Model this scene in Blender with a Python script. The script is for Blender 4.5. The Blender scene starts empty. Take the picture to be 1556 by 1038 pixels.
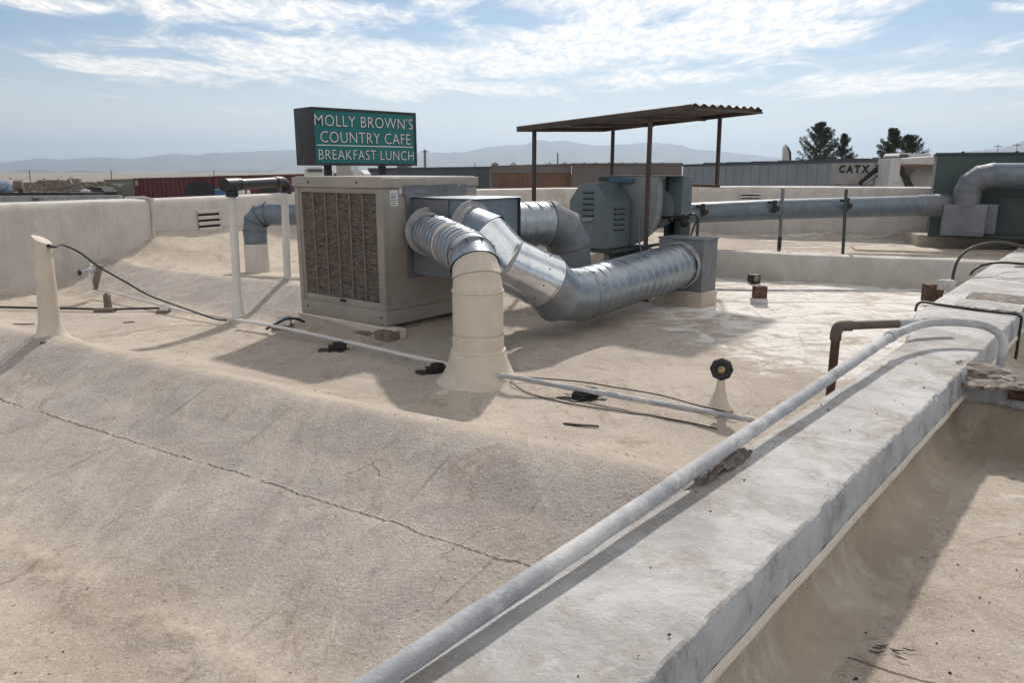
import bpy, bmesh, math, random
import numpy as np
from mathutils import Vector, Matrix, noise as mnoise

random.seed(7)
RND = np.random.default_rng(11)
sc = bpy.context.scene
col = sc.collection

# ---------------------------------------------------------------- camera
CAM_H = 1.35
F = 1150.0                                   # focal length in photograph pixels (1556 wide)
PITCH = math.atan(261.0 / 1150.0)
CP, SP = math.cos(PITCH), math.sin(PITCH)
cam_data = bpy.data.cameras.new('camera')
cam = bpy.data.objects.new('camera', cam_data)
col.objects.link(cam)
cam.location = (0, 0, CAM_H)
cam.rotation_euler = (math.radians(90) - PITCH, 0, 0)
cam_data.sensor_width = 36.0
cam_data.lens = 36.0 * F / 1556.0
cam_data.clip_start = 0.05
cam_data.clip_end = 20000
sc.camera = cam

# ---------------------------------------------------------------- light
SUN_AZ, SUN_EL = math.radians(11), math.radians(42)      # azimuth clockwise from +Y
sc.view_settings.view_transform = 'Standard'
sc.view_settings.look = 'None'
sc.view_settings.gamma = 1.0
sc.view_settings.exposure = 0.60
sc.view_settings.use_curve_mapping = False
sc.render.engine = 'CYCLES'
sc.cycles.use_denoising = True
sc.cycles.max_bounces = 6
sc.cycles.volume_bounces = 0
sc.cycles.transparent_max_bounces = 8
world = bpy.data.worlds.new('World')
sc.world = world
world.use_nodes = True

def build_world():
    nt = world.node_tree
    N, L = nt.nodes, nt.links
    N.clear()
    out = N.new('ShaderNodeOutputWorld')
    bg = N.new('ShaderNodeBackground')
    bg.inputs['Strength'].default_value = 0.15
    sky = N.new('ShaderNodeTexSky')
    sky.sky_type = 'NISHITA'
    sky.sun_disc = False
    sky.sun_elevation = SUN_EL
    sky.sun_rotation = SUN_AZ
    sky.altitude = 600
    sky.air_density = 1.0
    sky.dust_density = 0.6
    sky.ozone_density = 1.6
    tc = N.new('ShaderNodeTexCoord')
    sep = N.new('ShaderNodeSeparateXYZ')
    L.new(tc.outputs['Generated'], sep.inputs[0])
    def M(op, a, b=None, c=None, clamp=False):
        n = N.new('ShaderNodeMath'); n.operation = op; n.use_clamp = clamp
        for i, v in enumerate((a, b, c)):
            if v is None: continue
            if isinstance(v, (int, float)): n.inputs[i].default_value = v
            else: L.new(v, n.inputs[i])
        return n.outputs[0]
    zc = M('MAXIMUM', sep.outputs[2], 0.0)
    den = M('ADD', zc, 0.045)
    px = M('DIVIDE', sep.outputs[0], den)
    py = M('DIVIDE', sep.outputs[1], den)
    cmb = N.new('ShaderNodeCombineXYZ')
    L.new(px, cmb.inputs[0]); L.new(py, cmb.inputs[1])
    def noise(scale, rot, sx, sy, detail=8, rough=0.6, dist=0.6, off=(0, 0, 0)):
        mp = N.new('ShaderNodeMapping'); L.new(cmb.outputs[0], mp.inputs[0])
        mp.inputs['Rotation'].default_value = (0, 0, rot)
        mp.inputs['Scale'].default_value = (sx, sy, 1)
        mp.inputs['Location'].default_value = off
        t = N.new('ShaderNodeTexNoise'); L.new(mp.outputs[0], t.inputs['Vector'])
        t.inputs['Scale'].default_value = scale
        t.inputs['Detail'].default_value = detail
        t.inputs['Roughness'].default_value = rough
        t.inputs['Distortion'].default_value = dist
        return t.outputs[0]
    def ramp(v, a, b):
        n = N.new('ShaderNodeMapRange'); n.interpolation_type = 'SMOOTHSTEP'
        L.new(v, n.inputs[0]); n.inputs[1].default_value = a; n.inputs[2].default_value = b
        return n.outputs[0]
    big = noise(0.36, 0.35, 1.0, 1.25, 3, 0.5, 0.3, (2.3, 0.6, 0))
    mid = noise(1.5, 0.25, 1.0, 0.55, 9, 0.66, 0.7, (4.1, 1.7, 0))
    fine = noise(12.0, 0.5, 1.0, 0.45, 6, 0.65, 0.4, (0, 3, 0))
    az = M('ARCTAN2', sep.outputs[0], sep.outputs[1])
    bias = None
    for (cx, cy, sx, sy, am) in CLOUDS:          # where the cloud banks lie: azimuth and height as angles
        ca, ce, sa, se = (cx - 778) / 1150, (258 - cy) / 1150, sx / 1150, sy / 1150
        u = M('DIVIDE', M('SUBTRACT', az, ca), sa); w = M('DIVIDE', M('SUBTRACT', sep.outputs[2], ce), se)
        g = M('MULTIPLY', M('EXPONENT', M('MULTIPLY', M('ADD', M('MULTIPLY', u, u), M('MULTIPLY', w, w)), -0.5)), am)
        bias = g if bias is None else M('MAXIMUM', bias, g)
    # out of view, broken cloud carries on, thickened to add fill light
    bias = M('MAXIMUM', bias, M('MULTIPLY', ramp(big, 0.36, 0.56), M('MULTIPLY', ramp(sep.outputs[2], 0.20, 0.34), 0.9)))
    a = ramp(M('ADD', M('MULTIPLY', bias, 0.46), mid), CL0, CL1)
    rip = M('MULTIPLY_ADD', ramp(fine, 0.36, 0.62), 0.55, 0.50)
    dens = M('MULTIPLY', a, rip, clamp=True)
    veil = M('MULTIPLY', ramp(noise(0.5, -0.3, 0.7, 1.6, 5, 0.55, 0.3, (9, 3, 0)), 0.32, 0.75), 0.16)
    low = M('POWER', M('SUBTRACT', 1.0, ramp(sep.outputs[2], -0.03, 0.20)), 1.5)
    low = M('MULTIPLY', low, 0.85)
    def mix(f, c1, c2):
        m = N.new('ShaderNodeMix'); m.data_type = 'RGBA'
        L.new(f, m.inputs[0])
        for i, v in ((6, c1), (7, c2)):
            if isinstance(v, tuple): m.inputs[i].default_value = v
            else: L.new(v, m.inputs[i])
        return m.outputs[2]
    # sky colour: scale the Nishita sky a little towards the blue the photo shows
    hs = N.new('ShaderNodeHueSaturation'); L.new(sky.outputs[0], hs.inputs['Color'])
    hs.inputs['Saturation'].default_value = 1.12
    hs.inputs['Value'].default_value = 0.35
    c = mix(low, hs.outputs[0], SKY_LOW)
    c = mix(veil, c, SKY_VEIL)
    c = mix(dens, c, SKY_CLOUD)
    L.new(c, bg.inputs['Color'])
    L.new(bg.outputs[0], out.inputs[0])
CLOUDS = [(1150, 22, 240, 30, 1.0), (1000, 84, 210, 20, 0.9), (640, 108, 260, 20, 0.75), (420, 54, 130, 16, 0.7), (330, 128, 110, 12, 0.7),
          (1290, 148, 110, 10, 0.75), (1460, 68, 70, 9, 0.7), (1450, 16, 70, 6, 0.5), (980, 132, 110, 8, 0.6), (200, 62, 50, 6, 0.6), (700, 145, 140, 9, 0.6), (60, 15, 120, 16, 0.4), (600, 5, 60, 10, 0.6)]
CL0, CL1 = 0.55, 0.78
SKY_LOW = (4.8, 4.45, 4.2, 1)
SKY_VEIL = (3.2, 3.5, 3.9, 1)
SKY_CLOUD = (5.6, 5.25, 4.85, 1)
build_world()

sun_data = bpy.data.lights.new('sun', 'SUN')
sun = bpy.data.objects.new('sun', sun_data)
col.objects.link(sun)
sun_data.energy = 2.3
sun_data.angle = math.radians(2.0)
sun_data.color = (1.0, 0.93, 0.85)
to_sun = Vector((math.sin(SUN_AZ) * math.cos(SUN_EL), math.cos(SUN_AZ) * math.cos(SUN_EL), math.sin(SUN_EL)))
sun.rotation_euler = to_sun.to_track_quat('Z', 'Y').to_euler()
sun.location = (0, 0, 60)

# ---------------------------------------------------------------- measuring helpers
def ray(px, py):
    dx, dz = (px - 778.0) / F, -(py - 519.0) / F
    return dx, CP + dz * SP, -SP + dz * CP
def gp(px, py, z=0.0):                        # the point at height z that is seen at (px, py)
    x, y, w = ray(px, py); k = (z - CAM_H) / w
    return Vector((x * k, y * k, z))
def at(px, py, Y):                            # the point at depth Y that is seen at (px, py)
    x, y, w = ray(px, py); k = Y / y
    return Vector((x * k, Y, CAM_H + w * k))

# ---------------------------------------------------------------- mesh helpers
def link(name, me, mat=None, parent=None):
    if mat is not None: me.materials.append(mat)
    o = bpy.data.objects.new(name, me)
    col.objects.link(o)
    if parent is not None:
        o.parent = parent
    return o

def tag(o, label=None, cat=None, group=None, kind=None):
    if label: o['label'] = label
    if cat: o['category'] = cat
    if group: o['group'] = group
    if kind: o['kind'] = kind
    return o

def thing(name, label, cat, loc=(0, 0, 0), group=None):
    o = bpy.data.objects.new(name, None)
    o.empty_display_size = 0.1
    o.location = loc
    col.objects.link(o)
    return tag(o, label, cat, group)

class MB:
    """collects shapes given in world coordinates; build() links them as ONE mesh object"""
    def __init__(s): s.v = []; s.f = []
    def add(s, vs, fs):
        n = len(s.v); s.v += [tuple(p) for p in vs]; s.f += [tuple(i + n for i in f) for f in fs]
        return s
    def box(s, o, ax, sz):                    # o corner, ax three axes, sz three lengths
        o = Vector(o); a, b, c = [Vector(x) * l for x, l in zip(ax, sz)]
        vs = [o, o + a, o + a + b, o + b, o + c, o + a + c, o + a + b + c, o + b + c]
        return s.add(vs, [(0, 3, 2, 1), (4, 5, 6, 7), (0, 1, 5, 4), (1, 2, 6, 5), (2, 3, 7, 6), (3, 0, 4, 7)])
    def cbox(s, c, sz, rz=0.0):               # centred box
        m = Matrix.Rotation(rz, 3, 'Z'); ax = [m @ Vector(e) for e in ((1, 0, 0), (0, 1, 0), (0, 0, 1))]
        o = Vector(c) - ax[0] * sz[0] / 2 - ax[1] * sz[1] / 2 - ax[2] * sz[2] / 2
        return s.box(o, ax, sz)
    def bar(s, a, b, w, h=None, up=(0, 0, 1)):
        a, b = Vector(a), Vector(b); h = h or w; d = (b - a); L = d.length; d.normalize()
        x = d.cross(Vector(up)); x = x.normalized() if x.length > 1e-5 else Vector((1, 0, 0)); y = x.cross(d).normalized()
        return s.box(a - x * w / 2 - y * h / 2, (x, d, y), (w, L, h))
    def prism(s, pts, d):                     # polygon of world points extruded by d
        pts = [Vector(p) for p in pts]; d = Vector(d); n = len(pts)
        fs = [tuple(range(n)), tuple(range(2 * n - 1, n - 1, -1))]
        fs += [(i, i + n, (i + 1) % n + n, (i + 1) % n) for i in range(n)]
        return s.add(pts + [p + d for p in pts], fs)
    def tube(s, pts, r, seg=12, caps=True, ref=None):
        pts = [Vector(p) for p in pts]; n = len(pts)
        rs = r if isinstance(r, (list, tuple)) else [r] * n
        T = []
        for i in range(n):
            t = pts[min(i + 1, n - 1)] - pts[max(i - 1, 0)]; T.append(t.normalized())
        e = T[0].cross(Vector(ref or (0, 0, 1)))
        if e.length < 1e-3: e = T[0].cross(Vector((0, 1, 0)))
        e.normalize(); vs = []
        for i in range(n):
            e = (e - T[i] * e.dot(T[i])).normalized(); g = T[i].cross(e)
            for j in range(seg):
                a = 2 * math.pi * j / seg
                vs.append(pts[i] + (e * math.cos(a) + g * math.sin(a)) * rs[i])
        fs = [(i * seg + j, i * seg + (j + 1) % seg, (i + 1) * seg + (j + 1) % seg, (i + 1) * seg + j) for i in range(n - 1) for j in range(seg)]
        if caps: fs += [tuple(range(seg - 1, -1, -1)), tuple((n - 1) * seg + j for j in range(seg))]
        return s.add(vs, fs)
    def lathe(s, c, prof, seg=24, axis=(0, 0, 1), caps=True):   # prof = [(radius, height)]
        c = Vector(c); ax = Vector(axis).normalized()
        e = ax.cross(Vector((0, 0, 1)));
        if e.length < 1e-3: e = Vector((1, 0, 0))
        e.normalize(); g = ax.cross(e); vs = []
        for r, h in prof:
            for j in range(seg):
                a = 2 * math.pi * j / seg
                vs.append(c + ax * h + (e * math.cos(a) + g * math.sin(a)) * r)
        n = len(prof)
        fs = [(i * seg + j, i * seg + (j + 1) % seg, (i + 1) * seg + (j + 1) % seg, (i + 1) * seg + j) for i in range(n - 1) for j in range(seg)]
        if caps: fs += [tuple(range(seg - 1, -1, -1)), tuple((n - 1) * seg + j for j in range(seg))]
        return s.add(vs, fs)
    def build(s, name, mat, parent=None, bev=0.0, smooth=None, bseg=2, rough=0.0, rscale=4.0, sub=0):
        me = bpy.data.meshes.new(name)
        loc = Vector(parent.matrix_basis.translation) if parent else Vector((0, 0, 0))
        p = parent
        base = Vector((0, 0, 0))
        while p is not None:
            base += Vector(p.location); p = p.parent
        me.from_pydata([tuple(Vector(v) - base) for v in s.v], [], s.f)
        bm = bmesh.new(); bm.from_mesh(me)
        bmesh.ops.recalc_face_normals(bm, faces=bm.faces)
        if bev > 0:
            ed = [e for e in bm.edges if len(e.link_faces) == 2 and e.calc_face_angle(0) > 0.5]
            bmesh.ops.bevel(bm, geom=ed, offset=bev, segments=bseg, profile=0.6, affect='EDGES', clamp_overlap=True)
        if sub:
            bmesh.ops.subdivide_edges(bm, edges=bm.edges, cuts=sub, use_grid_fill=True)
        if rough > 0:
            for v in bm.verts:
                w = v.co + base
                nv = mnoise.noise_vector(w * rscale) + 0.5 * mnoise.noise_vector(w * rscale * 2.7)
                v.co += nv * rough
        bm.to_mesh(me); bm.free()
        if smooth is None: smooth = bev > 0
        if smooth:
            me.shade_smooth()
            me.set_sharp_from_angle(angle=math.radians(38))
        return link(name, me, mat, parent)

def catmull(pts, n=8):
    P = [Vector(p) for p in pts]; P = [P[0] * 2 - P[1]] + P + [P[-1] * 2 - P[-2]]; out = []
    for i in range(1, len(P) - 2):
        for k in range(n):
            t = k / n; a, b, c, d = P[i - 1], P[i], P[i + 1], P[i + 2]
            out.append(0.5 * ((2 * b) + (c - a) * t + (2 * a - 5 * b + 4 * c - d) * t * t + (3 * b - a - 3 * c + d) * t ** 3))
    out.append(P[-2]); return out

def seg_tube(A, B, nA, nB, r, mat, name, parent, seg=40, step=0.02, flare=(0, 0), smooth_deg=40):
    """round duct piece from A to B whose ends lie in the planes nA, nB; r is a number or r(s, theta)"""
    A, B = Vector(A), Vector(B); d = B - A; L = d.length; d.normalize()
    nA, nB = Vector(nA), Vector(nB)
    e = d.cross(Vector((0, 0, 1)))
    if e.length < 1e-2: e = d.cross(Vector((0, 1, 0)))
    e.normalize(); g = d.cross(e)
    n = max(2, int(L / step)) + 1; vs = []
    for i in range(n):
        t = i / (n - 1)
        for j in range(seg):
            th = 2 * math.pi * j / seg
            rr = r(t * L, th) if callable(r) else r
            rr += flare[0] * (1 - t) ** 3 + flare[1] * t ** 3
            off = (e * math.cos(th) + g * math.sin(th)) * rr
            sa = -off.dot(nA) / d.dot(nA); sb = -off.dot(nB) / d.dot(nB)
            vs.append(A + d * (t * L) + off + d * (sa * (1 - t) + sb * t))
    fs = [(i * seg + j, i * seg + (j + 1) % seg, (i + 1) * seg + (j + 1) % seg, (i + 1) * seg + j) for i in range(n - 1) for j in range(seg)]
    m = MB(); m.add(vs, fs)
    return m.build(name, mat, parent, smooth=True)

def spiral(r, pitch=0.118, h=0.009, w=0.085):
    def f(s, th):
        x = (s / pitch - th / (2 * math.pi)) % 1.0
        x = abs(x - 0.5) / w
        return r + h * max(0.0, 1 - x * x)
    return f

# ---------------------------------------------------------------- materials
def lin(c):
    return tuple(((x / 255 + 0.055) / 1.055) ** 2.4 if x > 10 else x / 255 / 12.92 for x in c) + (1.0,)

class NT:
    def __init__(s, name):
        s.m = bpy.data.materials.new(name); s.m.use_nodes = True
        s.nt = s.m.node_tree; s.N = s.nt.nodes; s.L = s.nt.links
        s.b = s.N['Principled BSDF']
        s.tc = s.N.new('ShaderNodeTexCoord').outputs['Object']
    def set(s, **k):
        for n, v in k.items():
            i = s.b.inputs[n.replace('_', ' ')]
            if hasattr(v, 'links'): s.L.new(v, i)
            else: i.default_value = v
        return s
    def math(s, op, a, b=None, c=None, clamp=False):
        n = s.N.new('ShaderNodeMath'); n.operation = op; n.use_clamp = clamp
        for i, v in enumerate((a, b, c)):
            if v is None: continue
            if isinstance(v, (int, float)): n.inputs[i].default_value = v
            else: s.L.new(v, n.inputs[i])
        return n.outputs[0]
    def noise(s, scale, detail=6, rough=0.6, dist=0.0, stretch=(1, 1, 1), rot=0.0, off=(0, 0, 0)):
        mp = s.N.new('ShaderNodeMapping'); s.L.new(s.tc, mp.inputs[0])
        mp.inputs['Scale'].default_value = stretch; mp.inputs['Rotation'].default_value = (0, 0, rot)
        mp.inputs['Location'].default_value = off
        t = s.N.new('ShaderNodeTexNoise'); s.L.new(mp.outputs[0], t.inputs['Vector'])
        t.inputs['Scale'].default_value = scale; t.inputs['Detail'].default_value = detail
        t.inputs['Roughness'].default_value = rough; t.inputs['Distortion'].default_value = dist
        return t.outputs[0]
    def voro(s, scale, feature='F1', rnd=1.0, out=0):
        t = s.N.new('ShaderNodeTexVoronoi'); s.L.new(s.tc, t.inputs['Vector']); t.feature = feature
        t.inputs['Scale'].default_value = scale; t.inputs['Randomness'].default_value = rnd
        return t.outputs[out]
    def ramp(s, v, a, b, lo=0.0, hi=1.0):
        n = s.N.new('ShaderNodeMapRange'); n.interpolation_type = 'SMOOTHSTEP'
        s.L.new(v, n.inputs[0])
        for i, x in zip((1, 2, 3, 4), (a, b, lo, hi)): n.inputs[i].default_value = x
        return n.outputs[0]
    def mix(s, f, a, b, mode='MIX'):
        m = s.N.new('ShaderNodeMix'); m.data_type = 'RGBA'; m.blend_type = mode
        for i, v in ((0, f), (6, a), (7, b)):
            if hasattr(v, 'links'): s.L.new(v, m.inputs[i])
            else: m.inputs[i].default_value = v
        return m.outputs[2]
    def attr(s, name):
        a = s.N.new('ShaderNodeAttribute'); a.attribute_name = name
        return a.outputs['Fac']
    def sep(s):
        n = s.N.new('ShaderNodeSeparateXYZ'); s.L.new(s.tc, n.inputs[0]); return n.outputs
    def bump(s, h, strength=0.3, dist=0.01, prev=None):
        b = s.N.new('ShaderNodeBump'); b.inputs['Strength'].default_value = strength; b.inputs['Distance'].default_value = dist
        s.L.new(h, b.inputs['Height'])
        if prev is not None: s.L.new(prev, b.inputs['Normal'])
        s.L.new(b.outputs[0], s.b.inputs['Normal'])
        return b.outputs[0]

def simple(name, c, rough=0.6, metal=0.0, var=0.25, vscale=6.0, c2=None, c2amt=(0.55, 0.75), bump=0.15, bscale=60.0, bdist=0.004, stretch=(1, 1, 1)):
    """painted / plain surface: base colour with blotches, a second (dirt, rust) colour where noise is high, fine relief"""
    t = NT(name); c = tuple(c) + (1.0,) if len(c) == 3 else c
    dark = tuple(x * (1 - var) for x in c[:3]) + (1,)
    k = t.mix(t.ramp(t.noise(vscale, 7, 0.65, 0.3, stretch), 0.3, 0.7), c, dark)
    if c2 is not None:
        c2 = tuple(c2) + (1.0,) if len(c2) == 3 else c2
        k = t.mix(t.ramp(t.noise(vscale * 1.7, 9, 0.7, 0.6, stretch, off=(3, 1, 7)), *c2amt), k, c2)
    t.set(Base_Color=k, Metallic=metal)
    t.set(Roughness=t.ramp(t.noise(vscale * 2.3, 5), 0.3, 0.7, rough * 0.85, min(1, rough * 1.15)))
    if bump: t.bump(t.noise(bscale, 5, 0.6), bump, bdist)
    return t.m

# ================================================================ surface materials
def roof_mat():
    t = NT('roof_coating')
    sx = t.sep()
    tan = (0.51, 0.44, 0.36, 1); tan2 = (0.40, 0.335, 0.27, 1); grey = (0.33, 0.292, 0.265, 1); white = (0.86, 0.84, 0.80, 1)
    blot = t.noise(1.3, 8, 0.62, 0.5)
    c = t.mix(t.ramp(blot, 0.36, 0.68), tan, tan2)
    c = t.mix(t.ramp(t.noise(4.5, 8, 0.7, 0.8, off=(5, 2, 0)), 0.50, 0.74, 0, 0.75), c, (0.30, 0.225, 0.16, 1))
    c = t.mix(t.ramp(t.noise(0.8, 6, 0.6, 0.7, off=(1, 8, 0)), 0.50, 0.66, 0, 0.55), c, (0.58, 0.50, 0.40, 1))
    # mineral-grey membrane on the humps, their slope shade partly in the colour
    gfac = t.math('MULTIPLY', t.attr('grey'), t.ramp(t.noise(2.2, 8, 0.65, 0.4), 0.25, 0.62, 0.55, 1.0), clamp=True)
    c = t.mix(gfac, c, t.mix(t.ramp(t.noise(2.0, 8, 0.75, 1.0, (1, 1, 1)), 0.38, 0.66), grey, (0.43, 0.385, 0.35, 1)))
    # scuffed white coating left in the low spots, plus painted sunlight on the lower pan
    wn = t.math('ADD', t.noise(1.5, 9, 0.72, 1.2, (1, 1.9, 1)), t.math('MULTIPLY', t.noise(9, 6, 0.7, 0.6), 0.18))
    wf = t.ramp(t.math('MULTIPLY_ADD', t.attr('white'), 0.30, t.math('SUBTRACT', wn, 0.42)), 0.33, 0.52, 0, 0.85)
    c = t.mix(wf, c, white)
    # grain: pale and dark grit
    g1 = t.noise(120, 4, 0.75); g2 = t.noise(55, 5, 0.8, off=(2, 3, 1))
    c = t.mix(t.ramp(g1, 0.55, 0.70, 0, 0.8), c, (0.78, 0.75, 0.70, 1))
    c = t.mix(t.ramp(g2, 0.30, 0.46, 0.75, 0), c, (0.13, 0.10, 0.08, 1))
    # brush streaks running with the slope
    # brown dirt and damp rings, roller marks
    rn = t.noise(0.9, 7, 0.6, 1.4, off=(11, 4, 0))
    ring = t.ramp(t.math('ABSOLUTE', t.math('SUBTRACT', rn, 0.52)), 0.0, 0.02, 0.42, 0)
    ring = t.math('MULTIPLY', ring, t.ramp(t.noise(2.4, 5, off=(8, 1, 0)), 0.42, 0.6))
    c = t.mix(ring, c, (0.24, 0.175, 0.115, 1))
    c = t.mix(t.ramp(t.noise(22, 6, 0.8, 0.8, off=(3, 9, 0)), 0.56, 0.72, 0, 0.45), c, (0.25, 0.20, 0.16, 1))
    va = t.math('MULTIPLY', t.attr('valley'), t.ramp(t.noise(13, 9, 0.8, 0.3), 0.46, 0.66), clamp=True)
    c = t.mix(t.math('MULTIPLY', va, 0.5), c, (0.24, 0.18, 0.13, 1))
    st = t.noise(10, 6, 0.7, 0.3, (1, 0.16, 1), rot=math.radians(-28))
    c = t.mix(t.ramp(st, 0.52, 0.72, 0, 0.30), c, (0.66, 0.58, 0.50, 1))
    st2 = t.noise(7, 6, 0.7, 0.5, (1, 0.2, 1), rot=math.radians(-35), off=(4, 4, 0))
    c = t.mix(t.ramp(st2, 0.54, 0.72, 0, 0.38), c, (0.22, 0.175, 0.14, 1))
    # open lap seam along the hump and faint cross laps
    n_ = t.math('ADD', t.math('MULTIPLY', sx[0], 0.535), t.math('MULTIPLY', sx[1], 0.845))
    v_ = t.math('SUBTRACT', t.math('MULTIPLY', sx[0], 0.845), t.math('MULTIPLY', sx[1], 0.535))
    wob = t.math('MULTIPLY', t.math('SUBTRACT', t.noise(1.6, 9, 0.66, 0.5), 0.5), 0.13)
    def line(coord, pos, w, wobble):
        d = t.math('ABSOLUTE', t.math('SUBTRACT', t.math('ADD', coord, wobble), pos))
        return t.ramp(d, w * 0.3, w, 1, 0)
    crack = t.math('MULTIPLY', line(n_, 2.12, 0.0068, wob), t.ramp(t.noise(5, 3), 0.3, 0.42))
    wob2 = t.math('MULTIPLY', t.math('SUBTRACT', t.noise(4, 5, 0.6), 0.5), 0.06)
    faint = None
    for pos in (-3.75, -3.05, -1.95, -1.42, -0.52):
        l = line(v_, pos, 0.010, wob2)
        faint = l if faint is None else t.math('MAXIMUM', faint, l)
    faint = t.math('MULTIPLY', faint, t.math('MULTIPLY', t.ramp(n_, 2.72, 2.5, 0, 1), t.ramp(t.noise(3.1, 4), 0.40, 0.60)))
    # fine shrinkage cracks
    vn = t.N.new('ShaderNodeTexVoronoi'); vn.feature = 'DISTANCE_TO_EDGE'; vn.inputs['Scale'].default_value = 1.1
    mp = t.N.new('ShaderNodeVectorMath'); mp.operation = 'MULTIPLY_ADD'
    ns = t.N.new('ShaderNodeTexNoise'); ns.inputs['Scale'].default_value = 3.0; ns.inputs['Detail'].default_value = 6
    t.L.new(t.tc, ns.inputs['Vector']); t.L.new(ns.outputs['Color'], mp.inputs[0]); mp.inputs[1].default_value = (0.45, 0.45, 0.1); t.L.new(t.tc, mp.inputs[2])
    t.L.new(mp.outputs[0], vn.inputs['Vector'])
    hair = t.math('MULTIPLY', t.ramp(vn.outputs['Distance'], 0.001, 0.0045, 1, 0), t.ramp(t.noise(1.7, 4, off=(7, 7, 0)), 0.56, 0.66, 0, 0.4))
    cr = t.math('MAXIMUM', t.math('MAXIMUM', crack, t.math('MULTIPLY', faint, 0.35)), hair)
    c = t.mix(t.math('MULTIPLY', cr, 0.68), c, (0.085, 0.062, 0.048, 1))
    t.set(Base_Color=c, Roughness=0.9, Specular_IOR_Level=0.25)
    h = t.math('ADD', t.math('MULTIPLY', g1, 0.35), t.math('MULTIPLY', g2, 0.5))
    h = t.math('ADD', h, t.math('MULTIPLY', t.noise(18, 7, 0.7), 0.7))
    h = t.math('ADD', h, t.math('MULTIPLY', t.ramp(t.voro(60, 'F1'), 0.15, 0.6), t.math('MULTIPLY_ADD', t.attr('grey'), -0.10, -0.05)))
    h = t.math('SUBTRACT', h, t.math('MULTIPLY', cr, 1.6))
    b1 = t.bump(h, 0.9, 0.011)
    t.bump(t.noise(3.5, 5, 0.55), 0.45, 0.045, b1)
    return t.m

def coat_mat(name, c1, c2, c3, streak=(1, 1, 1), grit=0.5, patch=(0.52, 0.7), bump=0.5, cracks=0.5):
    """thick elastomeric coating on walls and copings: blotches, stains, streaks, dark specks"""
    t = NT(name)
    c = t.mix(t.ramp(t.noise(2.2, 8, 0.65, 0.6), 0.35, 0.68), c1, c2)
    c = t.mix(t.ramp(t.noise(3.6, 9, 0.76, 0.3, streak, off=(3, 5, 2)), patch[0], patch[1], 0, 0.8), c, c3)
    c = t.mix(t.ramp(t.noise(14, 8, 0.75, 0.4, streak, off=(1, 1, 4)), 0.52, 0.72, 0, 0.5), c, tuple(min(1, x * 1.25) for x in c1[:3]) + (1,))
    c = t.mix(t.ramp(t.noise(34, 6, 0.75, 0.6), 0.62, 0.76, 0, grit), c, tuple(x * 0.42 for x in c2[:3]) + (1,))
    sp = t.ramp(t.voro(38, 'F1'), 0.03, 0.10, 1, 0)
    sp = t.math('MULTIPLY', sp, t.ramp(t.noise(6, 4), 0.50, 0.66, 0, 0.75))
    c = t.mix(sp, c, (0.10, 0.085, 0.075, 1))
    t.set(Base_Color=c, Roughness=t.ramp(t.noise(5, 5), 0.3, 0.7, 0.62, 0.85), Specular_IOR_Level=0.35)
    h = t.math('ADD', t.noise(16, 8, 0.68), t.math('MULTIPLY', t.noise(90, 4, 0.7), 0.3))
    b1 = t.bump(h, bump, 0.012)
    t.bump(t.noise(3.0, 5, 0.55), 0.4, 0.04, b1)
    return t.m

def metal_mat(name, c, rough=0.35, metal=0.85, oxide=(0.55, 0.57, 0.58), oxamt=(0.5, 0.72), dents=0.25, spangle=0.25):
    t = NT(name); c = tuple(c) + (1.0,)
    k = t.mix(t.ramp(t.voro(24, 'F1', out=1), 0.2, 0.9, 0, spangle), c, tuple(x * 0.62 for x in c[:3]) + (1,))
    k = t.mix(t.ramp(t.noise(5, 8, 0.68, 0.6), 0.40, 0.7, 0, 0.55), k, tuple(x * 0.55 for x in c[:3]) + (1,))
    ox = t.ramp(t.noise(3.3, 9, 0.72, 0.9, off=(2, 6, 1)), oxamt[0], oxamt[1])
    k = t.mix(ox, k, tuple(oxide) + (1,))
    t.set(Base_Color=k, Metallic=t.math('MULTIPLY_ADD', ox, -0.6 * metal, metal))
    t.set(Roughness=t.math('ADD', t.ramp(t.noise(9, 6, 0.7), 0.3, 0.7, rough * 0.8, rough * 1.25), t.math('MULTIPLY', ox, 0.25)))
    b1 = t.bump(t.noise(4.5, 3, 0.5), dents, 0.03)
    t.bump(t.noise(60, 5, 0.6), 0.08, 0.003, b1)
    return t.m

M = {}
M['roof'] = roof_mat()
M['coping'] = coat_mat('coping_coating', (0.53, 0.525, 0.52, 1), (0.36, 0.355, 0.35, 1), (0.33, 0.295, 0.25, 1), (1, 1, 1), 0.9, (0.46, 0.62), 1.0)
M['fascia'] = coat_mat('fascia_shaded_coating', (0.44, 0.46, 0.49, 1), (0.32, 0.33, 0.35, 1), (0.17, 0.17, 0.17, 1), (1, 1, 0.6), 0.95, (0.48, 0.64), 1.0)  # darker blue-grey than the coping, the fascia's shade put into the coating colour
M['drip'] = coat_mat('drip_edge_coating', (0.60, 0.55, 0.47, 1), (0.55, 0.49, 0.41, 1), (0.4, 0.33, 0.26, 1))
M['wall_tan'] = coat_mat('tan_wall_coating', (0.38, 0.32, 0.25, 1), (0.29, 0.24, 0.185, 1), (0.50, 0.46, 0.40, 1), (1, 1, 0.25), 0.8, (0.48, 0.68), 0.7)
M['wall_white'] = coat_mat('white_wall_coating', (0.57, 0.54, 0.505, 1), (0.48, 0.45, 0.41, 1), (0.37, 0.31, 0.25, 1), (1, 1, 0.3), 0.5, (0.50, 0.72), 0.5)
M['curb'] = coat_mat('curb_coating', (0.52, 0.50, 0.46, 1), (0.42, 0.39, 0.36, 1), (0.52, 0.54, 0.58, 1), (1, 1, 0.4), 0.4, (0.52, 0.7), 0.4)
M['riser'] = coat_mat('riser_paint', (0.60, 0.53, 0.44, 1), (0.53, 0.46, 0.375, 1), (0.45, 0.38, 0.30, 1), (1, 1, 0.5), 0.3, (0.58, 0.76), 0.25)
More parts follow.
